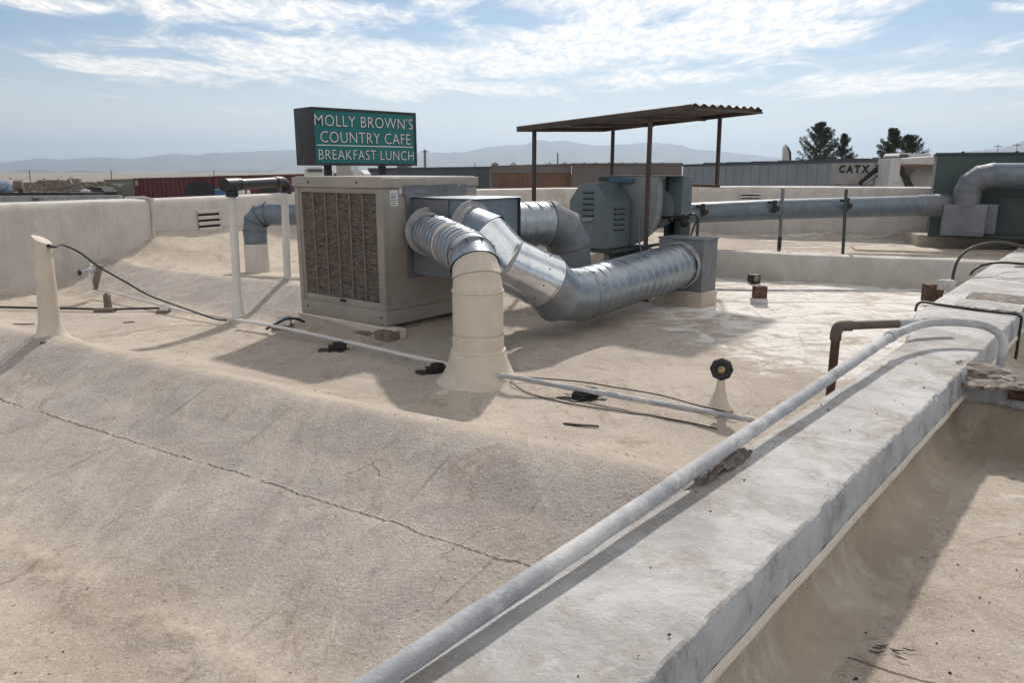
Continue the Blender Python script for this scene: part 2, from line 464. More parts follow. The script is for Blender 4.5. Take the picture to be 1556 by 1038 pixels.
M['pipe_white'] = coat_mat('pipe_paint', (0.66, 0.64, 0.62, 1), (0.55, 0.53, 0.50, 1), (0.40, 0.45, 0.52, 1), (1, 1, 0.4), 0.35, (0.55, 0.68), 0.2)
M['galv'] = metal_mat('galvanized_steel', (0.33, 0.37, 0.41), 0.38, 0.85, (0.25, 0.265, 0.28))
M['galv_dull'] = metal_mat('weathered_galvanized', (0.20, 0.215, 0.24), 0.5, 0.5, (0.16, 0.165, 0.18), (0.42, 0.66))
M['galv_shiny'] = metal_mat('bright_galvanized', (0.72, 0.76, 0.80), 0.19, 1.0, (0.5, 0.52, 0.54), (0.62, 0.8), 0.2, 0.1)
M['galv_blue'] = metal_mat('blue_grey_sheet_metal', (0.16, 0.20, 0.24), 0.45, 0.45, (0.20, 0.215, 0.235), (0.55, 0.75))
M['sealant'] = simple('grey_duct_sealant', (0.36, 0.36, 0.37), 0.8, 0, 0.35, 12, bump=0.8, bscale=30, bdist=0.01)
M['cooler'] = simple('taupe_enamel', (0.315, 0.285, 0.255), 0.5, 0, 0.18, 3, (0.19, 0.155, 0.125), (0.56, 0.78), 0.15, 40, 0.003)
M['cooler_lid'] = simple('taupe_enamel_lid', (0.36, 0.325, 0.29), 0.5, 0, 0.18, 3, (0.25, 0.21, 0.18), (0.6, 0.8), 0.15, 40, 0.003)
M['black'] = simple('black_plastic', (0.016, 0.016, 0.018), 0.42, 0, 0.3, 8, (0.06, 0.055, 0.05), (0.6, 0.75), 0.4, 40)
M['black_tar'] = simple('black_mastic', (0.02, 0.018, 0.017), 0.6, 0, 0.3, 14, (0.12, 0.10, 0.08), (0.6, 0.72), 0.9, 30, 0.012)
M['cable'] = simple('cable_sheath', (0.035, 0.030, 0.028), 0.55, 0, 0.3, 12, (0.2, 0.17, 0.14), (0.6, 0.75))
M['rust'] = simple('rusty_iron', (0.085, 0.045, 0.033), 0.75, 0.1, 0.4, 9, (0.24, 0.10, 0.045), (0.52, 0.66), 0.6, 60, 0.004)
M['canopy'] = simple('brown_painted_steel', (0.075, 0.055, 0.047), 0.62, 0.1, 0.3, 4, (0.15, 0.085, 0.055), (0.55, 0.75), 0.3, 40)
M['post_brown'] = simple('brown_post_paint', (0.06, 0.042, 0.038), 0.6, 0, 0.3, 7, (0.14, 0.07, 0.05), (0.6, 0.75), 0.3, 40)
M['teal'] = simple('teal_grey_enamel', (0.125, 0.165, 0.185), 0.42, 0.1, 0.2, 3.5, (0.16, 0.18, 0.185), (0.58, 0.8), 0.12, 40)
M['teal_light'] = simple('light_grey_enamel', (0.25, 0.27, 0.275), 0.45, 0.1, 0.15, 3.5, (0.14, 0.15, 0.155), (0.6, 0.8), 0.12, 40)
M['teal_dark'] = simple('dark_teal_enamel', (0.035, 0.05, 0.053), 0.5, 0.1, 0.25, 3.5, (0.08, 0.085, 0.08), (0.6, 0.8), 0.12, 40)
M['blue_tarp'] = simple('blue_sheet', (0.07, 0.16, 0.27), 0.5, 0, 0.2, 4)
M['green'] = simple('green_painted_steel', (0.055, 0.085, 0.080), 0.6, 0, 0.22, 1.6, (0.075, 0.10, 0.095), (0.58, 0.8), 0.2, 40)
M['wood'] = simple('weathered_wood', (0.24, 0.19, 0.15), 0.85, 0, 0.35, 7, (0.12, 0.09, 0.07), (0.5, 0.7), 0.7, 25, 0.006, (1, 1, 0.3))
M['flap'] = simple('weathered_membrane', (0.20, 0.17, 0.148), 0.9, 0, 0.35, 9, (0.34, 0.30, 0.26), (0.48, 0.66), 0.9, 22, 0.012)
M['white_plastic'] = simple('white_label', (0.7, 0.7, 0.68), 0.5, 0, 0.1, 8)
M['label_ink'] = simple('label_print', (0.12, 0.2, 0.3), 0.6, 0, 0.1, 8)
M['red'] = simple('red_label', (0.22, 0.03, 0.025), 0.5, 0, 0.3, 20)
M['brass'] = simple('tarnished_brass', (0.55, 0.42, 0.22), 0.4, 0.8, 0.3, 30)
M['sign_box'] = simple('sign_cabinet', (0.025, 0.026, 0.032), 0.5, 0, 0.15, 3)
M['sign_face'] = simple('green_sign_face', (0.0, 0.145, 0.15), 0.35, 0, 0.12, 2.5, (0.008, 0.20, 0.20), (0.5, 0.75), 0.02)
M['sign_letter'] = simple('white_sign_letters', (0.62, 0.62, 0.63), 0.5, 0, 0.05, 5, bump=0)
M['sign_ground'] = simple('letter_ground', (0.008, 0.05, 0.085), 0.5, 0, 0.2, 5, bump=0)
M['debris'] = simple('dark_debris', (0.03, 0.022, 0.018), 0.8, 0, 0.3, 20)
M['dark_void'] = simple('dark_interior', (0.012, 0.012, 0.012), 0.9, 0, 0.2, 20)

M['pad_bar'] = simple('pad_bar_enamel', (0.235, 0.205, 0.18), 0.6, 0, 0.3, 8, (0.12, 0.095, 0.08), (0.5, 0.7))
def pad_mat():
    t = NT('aspen_pad')
    n = t.noise(30, 9, 0.8, 1.8, (1, 1, 2.4)); n2 = t.noise(7, 7, 0.7, 0.8, (1, 1, 1.6))
    c = t.mix(t.ramp(n, 0.36, 0.66), (0.09, 0.068, 0.056, 1), (0.42, 0.365, 0.32, 1))
    c = t.mix(t.ramp(n2, 0.42, 0.66, 0, 0.6), c, (0.10, 0.075, 0.06, 1))
    t.set(Base_Color=c, Roughness=0.95)
    t.bump(n, 1.0, 0.03)
    return t.m
M['pad'] = pad_mat()

# ================================================================ the roof
def u2(x, y):
    l = math.hypot(x, y); return Vector((x / l, y / l, 0))
PO, PD = Vector((-0.175, 1.272, 0)), u2(0.645, 0.765)
PR = Vector((PD.y, -PD.x, 0))
def PQ(p, q, z=0.0):
    v = PO + PR * p + PD * q; return Vector((v.x, v.y, z))
WALL = [Vector((-6.9, 5.6, 0)), Vector((-4.72, 9.95, 0)), Vector((-3.3, 12.9, 0)), Vector((3.2, 13.3, 0)), Vector((6.9, 11.75, 0)), Vector((12.5, 10.2, 0))]

def sstep(x, a, b):
    t = np.clip((x - a) / (b - a), 0, 1); return t * t * (3 - 2 * t)
def vnoise(X, Y, s, seed):
    r = np.random.default_rng(seed); n = 96
    g = r.random((n, n)); x = (X * s) % (n - 1); y = (Y * s) % (n - 1)
    i, j = x.astype(int), y.astype(int); fx, fy = x - i, y - j
    fx = fx * fx * (3 - 2 * fx); fy = fy * fy * (3 - 2 * fy)
    return (g[j, i] * (1 - fx) + g[j, i + 1] * fx) * (1 - fy) + (g[j + 1, i] * (1 - fx) + g[j + 1, i + 1] * fx) * fy - 0.5

def seg_dist(X, Y, A, B):
    dx, dy = B.x - A.x, B.y - A.y; L2 = dx * dx + dy * dy
    t = np.clip(((X - A.x) * dx + (Y - A.y) * dy) / L2, 0, 1)
    return np.hypot(X - A.x - t * dx, Y - A.y - t * dy)

def build_roof():
    xs = np.arange(-8.2, 12.6, 0.032)
    ys = [0.2]
    while ys[-1] < 14.2: ys.append(ys[-1] + 0.020 + 0.0042 * max(0, ys[-1] - 2))
    ys = np.array(ys)
    X, Y = np.meshgrid(xs, ys)
    n = 0.535 * X + 0.845 * Y; v = 0.845 * X - 0.535 * Y
    rx, ry = X - PO.x, Y - PO.y
    p = rx * PR.x + ry * PR.y
    nn = n + 0.016 * vnoise(X, Y, 0.8, 3)
    prof = np.interp(nn, [0.2, 1.18, 1.36, 1.6, 2.12, 2.13, 2.40, 2.60, 2.70, 2.76, 2.84, 2.95, 3.10, 3.3, 3.6],
                         [-.2, -.205, -.185, -.135, -.045, -.053, 0.022, 0.108, 0.141, 0.150, 0.140, 0.10, 0.035, 0.006, 0.0])
    Z = prof * (1 - sstep(p, 0.05, 0.28))
    left = 1 - sstep(p, 0.05, 0.28)
    # second hump, behind the vent pipes
    m2 = sstep(v, -3.75, -5.0) * (1 - sstep(v, -8.9, -10.2) * 0)
    h2 = np.interp(n, [4.30, 4.5, 5.0, 5.13, 5.22, 5.4, 6.4], [0, 0.03, 0.20, 0.238, 0.24, 0.17, 0.10])
    Z += h2 * m2 * left
    # second, higher roof level beyond the low curb
    A, B = Vector((1.3, 10.27, 0)), Vector((5.6, 9.25, 0))
    side = (X - A.x) * (-(B.y - A.y)) + (Y - A.y) * (B.x - A.x)
    side = side / math.hypot(B.x - A.x, B.y - A.y)
    Z += 0.27 * sstep(side, 0.05, 0.2) * sstep(X, 0.6, 1.6) * left
    # gentle unevenness
    Z += ((0.022 - 0.014 * (n < 3.1)) * vnoise(X, Y, 1.1, 4) + 0.010 * vnoise(X, Y, 3.3, 5) + 0.005 * vnoise(X, Y, 9, 6)
          + 0.0022 * vnoise(X, Y, 22, 8) * (Y < 5))
    Z += 0
    # rough ridge of old coating lumps along the valley, lap edges across the slope
    lump = np.exp(-((nn - 1.30) / 0.10) ** 2) * left
    Z += lump * (0.012 + 0.030 * np.abs(vnoise(X, Y, 8, 12)) + 0.016 * vnoise(X, Y, 19, 13))
    for vv, hh in ((-3.3, 0.006), (-1.95, 0.007), (-0.52, 0.007), (-4.6, 0.006)):
        vw = v + 0.03 * vnoise(X, Y, 2.5, 15)
        Z += hh * sstep(vw, vv, vv + 0.02) * (1 - sstep(vw, vv + 0.05, vv + 0.9)) * (nn < 2.7) * left
    # shallow gutter before the parapet
    Z -= 0.05 * np.exp(-((p + 0.55) / 0.28) ** 2) * sstep(n, 3.0, 3.6) * left * (1 - sstep(Y, 5, 7))
    # coves at the perimeter walls
    d = np.minimum.reduce([seg_dist(X, Y, WALL[i], WALL[i + 1]) for i in range(len(WALL) - 1)])
    cove = np.clip(1 - d / 0.5, 0, 1) ** 2.2 * 0.12
    d2 = seg_dist(X, Y, WALL[1], WALL[2]); cove = np.maximum(cove, np.clip(1 - d2 / 1.1, 0, 1) ** 1.8 * 0.46)
    Z += cove
    # flared upstands where pipes leave the roof
    for (cx, cy, r, h) in FLARES:
        dd = np.hypot(X - cx, Y - cy)
        Z += h * np.clip(1 - (dd - r) / (r * 1.6), 0, 1) ** 2.4 * (dd > -1)
    grey = (sstep(nn, 1.30, 1.75) * (1 - sstep(nn, 2.70, 2.80)) * left)
    grey = np.maximum(grey, sstep(n, 4.4, 4.7) * (1 - sstep(n, 5.12, 5.24)) * m2 * left * 1.2)  # second hump's near slope, its shade partly put into the grey
    grey = grey + 0.25 * sstep(vnoise(X, Y, 0.5, 9), 0.1, 0.3) * (1 - grey)
    grey = np.maximum(grey, 0.55 * np.exp(-(((X - 0.1) / 2.0) ** 2 + ((Y - 5.6) / 1.0) ** 2)) * (p < 0) * (nn > 2.85))  # greyer oval on the deck in front of the cooler
    white = sstep(X + 0.10 * (Y - 7), 0.9, 2.2) * sstep(Y, 4.3, 5.3) * (p < 0) * (1 - 0.75 * sstep(side, -0.1, 0.1))
    white = white * 0.86 + 0.30 * sstep(X, -0.8, 0.6) * sstep(Y, 5.2, 6.2) * (p < 0) * (white < 0.5) + 0.14 * sstep(n, 3.2, 4) * (1 - sstep(Y, 8, 10)) * (p < 0)
    white = np.maximum(white, 0.42 * (p > 0.6))  # lower pan whitened beyond the parapet's shadow, sunlight put into the colour
    white = white + 0.12 * np.exp(-((nn - 2.0) / 0.25) ** 2) * (p < 0)
    ny, nx = X.shape
    me = bpy.data.meshes.new('roof_deck')
    co = np.stack([X, Y, Z], -1).reshape(-1, 3).astype(np.float32)
    i = np.arange((ny - 1) * (nx - 1)); r, c = i // (nx - 1), i % (nx - 1); a = r * nx + c
    q = np.stack([a, a + 1, a + nx + 1, a + nx], -1)
    # leave out what lies beyond the perimeter walls
    cxm, cym = X[:-1, :-1].ravel(), Y[:-1, :-1].ravel()
    keep = np.ones(len(i), bool)
    for k in range(len(WALL) - 1):
        P, Q = WALL[k], WALL[k + 1]
        s_ = (Q.x - P.x) * (cym - P.y) - (Q.y - P.y) * (cxm - P.x)
        L_ = math.hypot(Q.x - P.x, Q.y - P.y)
        keep &= ~((s_ / L_ > 0.15))
    q = q[keep]
    me.vertices.add(len(co)); me.vertices.foreach_set('co', co.ravel())
    me.loops.add(q.size); me.loops.foreach_set('vertex_index', q.ravel().astype(np.int32))
    me.polygons.add(len(q)); me.polygons.foreach_set('loop_start', (np.arange(len(q)) * 4).astype(np.int32))
    me.update(calc_edges=True)
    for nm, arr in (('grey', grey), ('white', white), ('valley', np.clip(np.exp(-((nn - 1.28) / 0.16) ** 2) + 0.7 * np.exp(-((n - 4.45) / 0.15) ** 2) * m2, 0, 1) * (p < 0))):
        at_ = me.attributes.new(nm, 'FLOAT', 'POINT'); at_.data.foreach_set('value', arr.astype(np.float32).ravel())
    me.shade_smooth()
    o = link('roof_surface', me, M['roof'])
    tag(o, kind='structure')
    build_roof.H = (xs, ys, Z)
    return o

def roof_z(x, y):
    xs, ys, Z = build_roof.H
    i = int(np.clip(np.searchsorted(xs, x) - 1, 0, len(xs) - 2)); j = int(np.clip(np.searchsorted(ys, y) - 1, 0, len(ys) - 2))
    return float(Z[j, i])
def rp(px, py, dz=0.0):
    """point on the roof surface seen at (px, py), lifted by dz"""
    z = 0.0
    for _ in range(12):
        P = gp(px, py, z); z = 0.5 * z + 0.5 * roof_z(P.x, P.y)
    return gp(px, py, z + dz)

RISER = Vector((-0.215, 4.70, 0))
VENT = Vector((-3.42, 5.48, 0))
PIPE1 = gp(363, 486, 0.0)
PIPE2 = gp(438, 458, 0.03)
DEVICE = gp(1093, 617, 0.0)
FLARES = [(RISER.x, RISER.y, 0.20, 0.06), (VENT.x, VENT.y, 0.075, 0.04), (PIPE1.x, PIPE1.y, 0.045, 0.035), (PIPE2.x, PIPE2.y, 0.045, 0.05), (DEVICE.x, DEVICE.y, 0.03, 0.02)]
build_roof()

# ---------------------------------------------------------------- parapets and walls
def sweep_profile(prof, frames):
    """prof: [(a, z)], frames: [(origin, a-direction)]"""
    m = MB(); n = len(prof); vs = []
    for (o, ad, jit) in frames:
        for k, (a, z) in enumerate(prof):
            p = o + ad * a; vs.append(Vector((p.x, p.y, z)) + Vector(jit(k)))
    fs = [(i * n + j, i * n + j + 1, (i + 1) * n + j + 1, (i + 1) * n + j) for i in range(len(frames) - 1) for j in range(n - 1)]
    m.add(vs, fs); return m

def parapet():
    t = thing('parapet_wall', 'long pale coated parapet running diagonally beside the grey conduit, bluish drip edge on its near side', 'parapet', PQ(0.1, 2, 0))
    def jit(q, amp):
        return lambda k: mnoise.noise_vector(Vector((k * 0.9 if amp > 0.005 else 0, q * 4.0, 1.3))) * amp
    qs = [-1.6 + 0.018 * i for i in range(int(5.4 / 0.018))] + [3.8 + 0.05 * i for i in range(1, 205)]
    fr = [(PQ(0, q), PR, jit(q, 0.004)) for q in qs]
    cop = [(-0.075, -0.25), (-0.075, 0.30), (-0.070, 0.355), (-0.050, 0.380), (-0.01, 0.3885), (0.08, 0.392), (0.2, 0.391), (0.318, 0.386), (0.327, 0.378)]
    def ej(q):                                # chipped, trowelled edge
        a = mnoise.noise(Vector((q * 11, 7, 1))) * 0.006 + mnoise.noise(Vector((q * 34, 3, 1))) * 0.004
        c = max(0, mnoise.noise(Vector((q * 6, 9, 5))) - 0.35) * 0.03
        return PR * (a - c) + Vector((0, 0, 0.5 * a - c))
    def jc(q):
        w = -0.18 * min(1, max(0, (q - 3.9))) - 0.02 * max(0, q - 4.9)
        def f(k):
            j = mnoise.noise_vector(Vector((0.9 * (k if k < 7 else 0), q * 4.0, 1.3))) * 0.004
            if k > 6: j += Vector(ej(q)) * (1.0 if k == 8 else 0.5)
            return j + (PR * w if k < 5 else Vector((0, 0, 0)))
        return f
    sweep_profile(cop, [(PQ(0, q), PR, jc(q)) for q in qs]).build('coping', M['coping'], t, smooth=True)
    fa = [(0.329, 0.383), (0.336, 0.368), (0.338, 0.300), (0.340, 0.262)]
    sweep_profile(fa, [(PQ(0, q), PR, (lambda k, q=q: jit(q, 0.004)(k) + ej(q) * (1.0 if k == 0 else 0.4) + PR * 0.004 * mnoise.noise(Vector((q * 19, k * 3, 2))))) for q in qs]).build('fascia', M['fascia'], t, smooth=True)
    dr = [(0.3415, 0.263), (0.350, 0.250), (0.350, 0.238), (0.330, 0.232), (0.30, 0.234)]
    sweep_profile(dr, fr).build('drip_edge', M['drip'], t, smooth=True)
    wl = [(0.305, 0.25), (0.297, 0.18), (0.300, 0.12), (0.318, 0.07), (0.352, 0.032), (0.41, 0.010), (0.50, -0.004), (0.62, -0.03)]
    sweep_profile(wl, [(PQ(0, q), PR, jit(q, 0.010)) for q in qs]).build('wall_face', M['wall_tan'], t, smooth=True)
parapet()

def cross_wall():
    q0 = 3.42
    t = thing('cross_wall', 'low cross wall with cracked grey edge and rust stain meeting the pale parapet', 'wall', PQ(1.0, q0, 0))
    n = 40
    def frames(amp): return [(PQ((0.3395 if amp < 0.01 else 0.27) + 0.08 * i, q0), PD, (lambda k, i=i: mnoise.noise_vector(Vector((i * 0.5, k * 1.1, 4.3))) * amp)) for i in range(n)]
    sweep_profile([(0.0, 0.215), (-0.012, 0.225), (-0.012, 0.325), (0.0, 0.335), (0.30, 0.335), (0.31, 0.32)], frames(0.008)).build('cap', M['fascia'], t, smooth=True)
    sweep_profile([(-0.20, -0.03), (-0.10, 0.005), (-0.03, 0.05), (0.02, 0.12), (0.03, 0.23)], frames(0.012)).build('wall_face', M['wall_tan'], t, smooth=True)
    sweep_profile([(0.30, 0.325), (0.30, -0.1)], frames(0.004)).build('rear_face', M['wall_tan'], t)
    # rust stained strip showing under the torn membrane
    m = MB(); a = PQ(0.52, q0 - 0.022, 0.285); m.bar(a, PQ(1.3, q0 - 0.022, 0.285), 0.012, 0.045)
    m.build('rust_stain', M['rust'], t, rough=0.004, rscale=20)
cross_wall()

def slab_thing(name, label, cat, outline, z, th, mat, rough=0.01, rs=12, sub=3, bev=0.0):
    t = MB(); t.prism([Vector((p.x, p.y, z if p.z == 0 else p.z)) for p in outline], (0, 0, th))
    o = t.build(name, mat, None, bev=bev, rough=rough, rscale=rs, sub=sub, smooth=True)
    return tag(o, label, cat)

def ragged(pts, amp, n=6, seed=1):
    r = random.Random(seed); out = []
    for i in range(len(pts)):
        a, b = pts[i], pts[(i + 1) % len(pts)]
        for k in range(n):
            q = a.lerp(b, k / n)
            out.append(q + Vector((r.uniform(-amp, amp), r.uniform(-amp, amp), r.uniform(-amp, amp) * 0.35)))
    return out

def sheet(pts_fn, nu, nv, th):
    """double-skinned sheet from a function (u, v) -> point"""
    m = MB(); vs = []
    for k in (0, 1):
        for i in range(nu + 1):
            for j in range(nv + 1):
                P = pts_fn(i / nu, j / nv); vs.append(Vector(P) + Vector((0, 0, -th * k)))
    S = (nu + 1) * (nv + 1); fs = []
    for i in range(nu):
        for j in range(nv):
            a = i * (nv + 1) + j; fs.append((a, a + 1, a + nv + 2, a + nv + 1)); fs.append((a + S, a + nv + 1 + S, a + nv + 2 + S, a + 1 + S))
    rim = [i * (nv + 1) for i in range(nu + 1)] + [nu * (nv + 1) + j for j in range(1, nv + 1)] + [i * (nv + 1) + nv for i in range(nu - 1, -1, -1)] + [j for j in range(nv - 1, 0, -1)]
    for k in range(len(rim)):
        a, b = rim[k], rim[(k + 1) % len(rim)]; fs.append((a, b, b + S, a + S))
    m.add(vs, fs); return m

def flap():
    def f(u, v):       # u across (p), v along (q)
        P = PQ(0.27 + 1.3 * u, 3.30 + 0.33 * v)
        e = 0.025 * mnoise.noise(Vector((u * 17, v * 3, 2.2))) + 0.02 * mnoise.noise(Vector((u * 41, v * 7, 5)))
        P += PD * (e * (1.6 - v)) + PR * (0.05 * mnoise.noise(Vector((v * 9, 1, 1))) * (1 - u))
        z = 0.385 + 0.018 * mnoise.noise(Vector((u * 6, v * 4, 9))) - 0.05 * (1 - v) ** 3 - 0.02 * v + 0.012 * mnoise.noise(Vector((u * 22, v * 12, 1)))
        z += 0.02 * math.exp(-(u / 0.06) ** 2)
        return (P.x, P.y, z)
    o = sheet(f, 70, 26, 0.014).build('membrane_flap', M['flap'], None, smooth=True)
    tag(o, 'torn grey brown roofing flap with ragged edge lying on the low cross wall', 'roofing flap')
    # second torn scrap under the conduit
    A = [gp(1042, 733, 0.40), gp(1072, 700, 0.40), gp(1098, 686, 0.42), gp(1141, 694, 0.40), gp(1108, 712, 0.40), gp(1078, 733, 0.40)]
    def g(u, v):
        L_ = A[0].lerp(A[1], min(1, v * 2)) if v < .5 else A[1].lerp(A[2], v * 2 - 1)
        R_ = A[5].lerp(A[4], min(1, v * 2)) if v < .5 else A[4].lerp(A[3], v * 2 - 1)
        P = L_.lerp(R_, u); k = mnoise.noise_vector(Vector((u * 5, v * 6, 3))) * 0.014
        return (P.x + k.x, P.y + k.y, 0.402 + abs(k.z) + 0.010 * math.sin(u * 7 + v * 5) + 0.008 * mnoise.noise(Vector((u * 19, v * 19, 2))) + (0.028 if v > .8 else 0) * (v - .8) * 5)
    o = sheet(g, 22, 30, 0.005).build('membrane_scrap', M['flap'], None, smooth=True)
    tag(o, 'small torn dark membrane scrap lying under the grey conduit on the parapet', 'roofing scrap')
flap()

def wall_run(name, label, P, Q, zt0, zt1, th, mat, zb=-0.2, step=0.12, amp=0.012, capmat=None, inner_jut=0.0):
    """coated parapet from P to Q; its face towards the roof lies on the line PQ, thickness goes away from the roof"""
    d = (Q - P); L = d.length; d.normalize(); n = Vector((-d.y, d.x, 0))      # points away from the roof
    t = thing(name, label, 'wall', (P + Q) / 2)
    fr = []; N = max(2, int(L / step))
    prof_n = 14
    m = MB(); c = MB(); vs = []; cs = []
    for i in range(N + 1):
        q = P + d * (L * i / N); zt = zt0 + (zt1 - zt0) * i / N
        zt += 0.012 * mnoise.noise(Vector((q.x * 0.9, q.y * 0.9, 3)))
        face = [(-0.0, zb), (0.0, 0.1), (-0.004, 0.3), (0.0, zt * 0.6), (0.006, zt - 0.10), (0.016, zt - 0.035), (0.036, zt - 0.010)]
        cap = [(0.036, zt - 0.010), (0.07, zt), (th * 0.5, zt + 0.008), (th - 0.05, zt), (th, zt - 0.03), (th, -4.0)]
        for k, (a, z) in enumerate(face):
            j = mnoise.noise_vector(Vector((q.x * 1.6, q.y * 1.6, z * 3 + k))) * amp
            vs.append(Vector((q.x, q.y, z)) + n * (a - inner_jut + j.x))
        for k, (a, z) in enumerate(cap):
            cs.append(Vector((q.x, q.y, z)) + n * (a - (inner_jut if k < 2 else 0)))
    for arr, mm, k in ((vs, m, 7), (cs, c, 6)):
        mm.add(arr, [(i * k + j, i * k + j + 1, (i + 1) * k + j + 1, (i + 1) * k + j) for i in range(N) for j in range(k - 1)])
    c.add([cs[0], cs[1], cs[2], cs[3], cs[4], cs[5], vs[0]], [tuple(range(7))]); c.add([cs[-6 + j] for j in range(6)] + [vs[-7]], [tuple(range(7))])
    m.build('wall_face', mat, t, smooth=True); c.build('coping', capmat or mat, t, smooth=True)
    return t

wall_run('parapet_wall', 'white coated parapet wall at far left, its near stretch standing proud of the rest', WALL[0], WALL[1], 1.03, 0.975, 0.42, M['wall_white'], inner_jut=0.10)
wall_run('parapet_wall', 'white coated parapet wall with four slot vent behind the two white pipes', WALL[1], WALL[2], 0.975, 0.985, 0.36, M['wall_white'])
wall_run('parapet_wall', 'far white parapet wall below the orange brown railcar', WALL[2], WALL[3], 0.985, 1.075, 0.40, M['wall_white'])
wall_run('parapet_wall', 'far white parapet wall with two slot vent behind the long overhead duct', WALL[3], WALL[4], 1.07, 1.085, 0.50, M['wall_white'])
wall_run('parapet_wall', 'far end of white parapet wall hidden behind the green rooftop unit', WALL[4], WALL[5], 1.085, 1.05, 0.40, M['wall_white'])

def ray_line(px, py, P, Q, off=0.0):
    """where the sight line of (px, py) meets the upright plane through P and Q"""
    d = (Q - P).normalized(); n = Vector((-d.y, d.x, 0)); r = Vector(ray(px, py)); o = Vector((0, 0, CAM_H))
    k = ((P - o).dot(n) - off) / r.dot(n); return o + r * k, d, n

def slot_vent(px0, py0, px1, py1, P, Q, nslots, label):
    a, d, n = ray_line(px0, py0, P, Q); b, _, _ = ray_line(px1, py1, P, Q)
    w = (b - a).dot(d); zt, zb = max(a.z, b.z), min(a.z, b.z)
    t = thing('slot_vent', label, 'vent', (a.x, a.y, zb))
    o = Vector((a.x, a.y, 0)) - n * 0.035
    m = MB().box(Vector((o.x, o.y, zb)) + n * 0.012, (d, n, Vector((0, 0, 1))), (w, 0.02, zt - zb)); m.build('dark_opening', M['dark_void'], t)
    hs = (zt - zb) / nslots
    for k in range(nslots + 1):
        z = zb + k * hs
        m = MB().box(Vector((o.x, o.y, z - hs * 0.30)) - d * 0.02 - n * 0.012, (d, n, Vector((0, 0, 1))), (w + 0.04, 0.028, hs * 0.60)); m.build('slat', M['wall_white'], t, bev=0.006)
slot_vent(300, 322, 333, 346, WALL[1], WALL[2], 3, 'small slotted wall vent in the left parapet beside the wall joint')
slot_vent(1127, 294, 1153, 304, WALL[3], WALL[4], 2, 'small dark two slot vent in the far right parapet')

# raised joint where the left wall steps back, and small drain holes
def wall_joint():
    P = WALL[1] - (WALL[1] - WALL[0]).normalized() * 0.02
    d = (WALL[1] - WALL[0]).normalized(); n = Vector((-d.y, d.x, 0)); q = P - n * 0.11
    m = MB().tube([Vector((q.x, q.y, 0.99)), Vector((q.x, q.y, 0.8)), Vector((q.x - .01, q.y - .02, 0.45)), Vector((q.x, q.y, 0.30))], [0.03, 0.02, 0.018, 0.03], 10)
    m.tube([q + Vector((0.0, 0, 0.985)), q + n * 0.15 + Vector((0, 0, 1.0)), q + n * 0.5 + Vector((0, 0, 0.99))], 0.022, 10)
    tag(m.build('joint_seam', M['wall_white'], None, smooth=True, rough=0.01, rscale=14), 'raised coated seam where the left parapet wall steps back', 'wall seam')
wall_joint()
for (px, py, P, Q, r, lb) in ((206, 401, WALL[0], WALL[1], 0.042, 'round black drain hole low in the left parapet wall'), (427, 373, WALL[1], WALL[2], 0.028, 'tiny black pipe hole in the wall between the two white pipes')):
    a, d, n = ray_line(px, py, P, Q, 0.12 if r > .04 else 0.03)
    m = MB().lathe(a, [(r * 0.8, -0.02), (r, 0.0), (r, 0.03), (r * 0.7, 0.032), (r * 0.6, 0.0)], 18, axis=-n)
    tag(m.build('drain_pipe_end', M['black'], None, smooth=True), lb, 'drain')

def low_curb():
    A, B = gp(1040, 418.5, 0.0), gp(1452, 441, 0.0)
    A = A + (A - B).normalized() * 0.9; B = B + (B - A).normalized() * 0.5
    d = (B - A).normalized(); n = Vector((-d.y, d.x, 0))
    t = thing('roof_curb', 'low grey coated curb wall across the roof beyond the end of the ribbed duct', 'curb', (A + B) / 2)
    vs = []; m = MB(); N = 60; pr = [(0.0, -0.1), (0, 0.02), (0.01, 0.28), (0.03, 0.325), (0.07, 0.343), (0.16, 0.345), (0.24, 0.335), (0.27, 0.2)]
    for i in range(N + 1):
        q = A.lerp(B, i / N)
        for k, (a, z) in enumerate(pr):
            j = mnoise.noise_vector(Vector((q.x * 2, q.y * 2, k))) * 0.012
            vs.append(Vector((q.x, q.y, z + j.z * 0.6)) + n * (a + j.x))
    K = len(pr); m.add(vs, [(i * K + j, i * K + j + 1, (i + 1) * K + j + 1, (i + 1) * K + j) for i in range(N) for j in range(K - 1)])
    m.build('curb_body', M['curb'], t, smooth=True)
low_curb()

# step and platform under the green unit
def platform():
    a = gp(1392, 371, 0.30); b = a + Vector((3.5, -1.05, 0)); 
    d = (b - a).normalized(); n = Vector((-d.y, d.x, 0)); Z = Vector((0, 0, 1))
    t = thing('roof_platform', 'low coated platform under the green rooftop unit', 'platform', a)
    MB().box(a - Z * 0.1, (d, n, Z), (4.2, 2.6, 0.235)).build('platform_deck', M['roof_plain'], t, bev=0.03, rough=0.012, rscale=6, sub=2)
    e = gp(1300, 381, 0.27); 
    MB().box(e - Z * 0.1, (d, n, Z), (4.6, 0.5, 0.125)).build('platform_step', M['roof_plain'], t, bev=0.02, rough=0.01, rscale=6, sub=2)
M['roof_plain'] = coat_mat('tan_platform_coating', (0.48, 0.41, 0.33, 1), (0.38, 0.32, 0.25, 1), (0.28, 0.22, 0.17, 1), (1, 1, 1), 0.5)
platform()

# ================================================================ rooftop equipment
ZV = Vector((0, 0, 1))
U, V = u2(0.79, -0.61), u2(0.61, 0.79)
NC = Vector((-1.025, 6.07, 0))                # near corner of the cooler
def CU(u, v, z): 
    p = NC + U * u + V * v; return Vector((p.x, p.y, z))

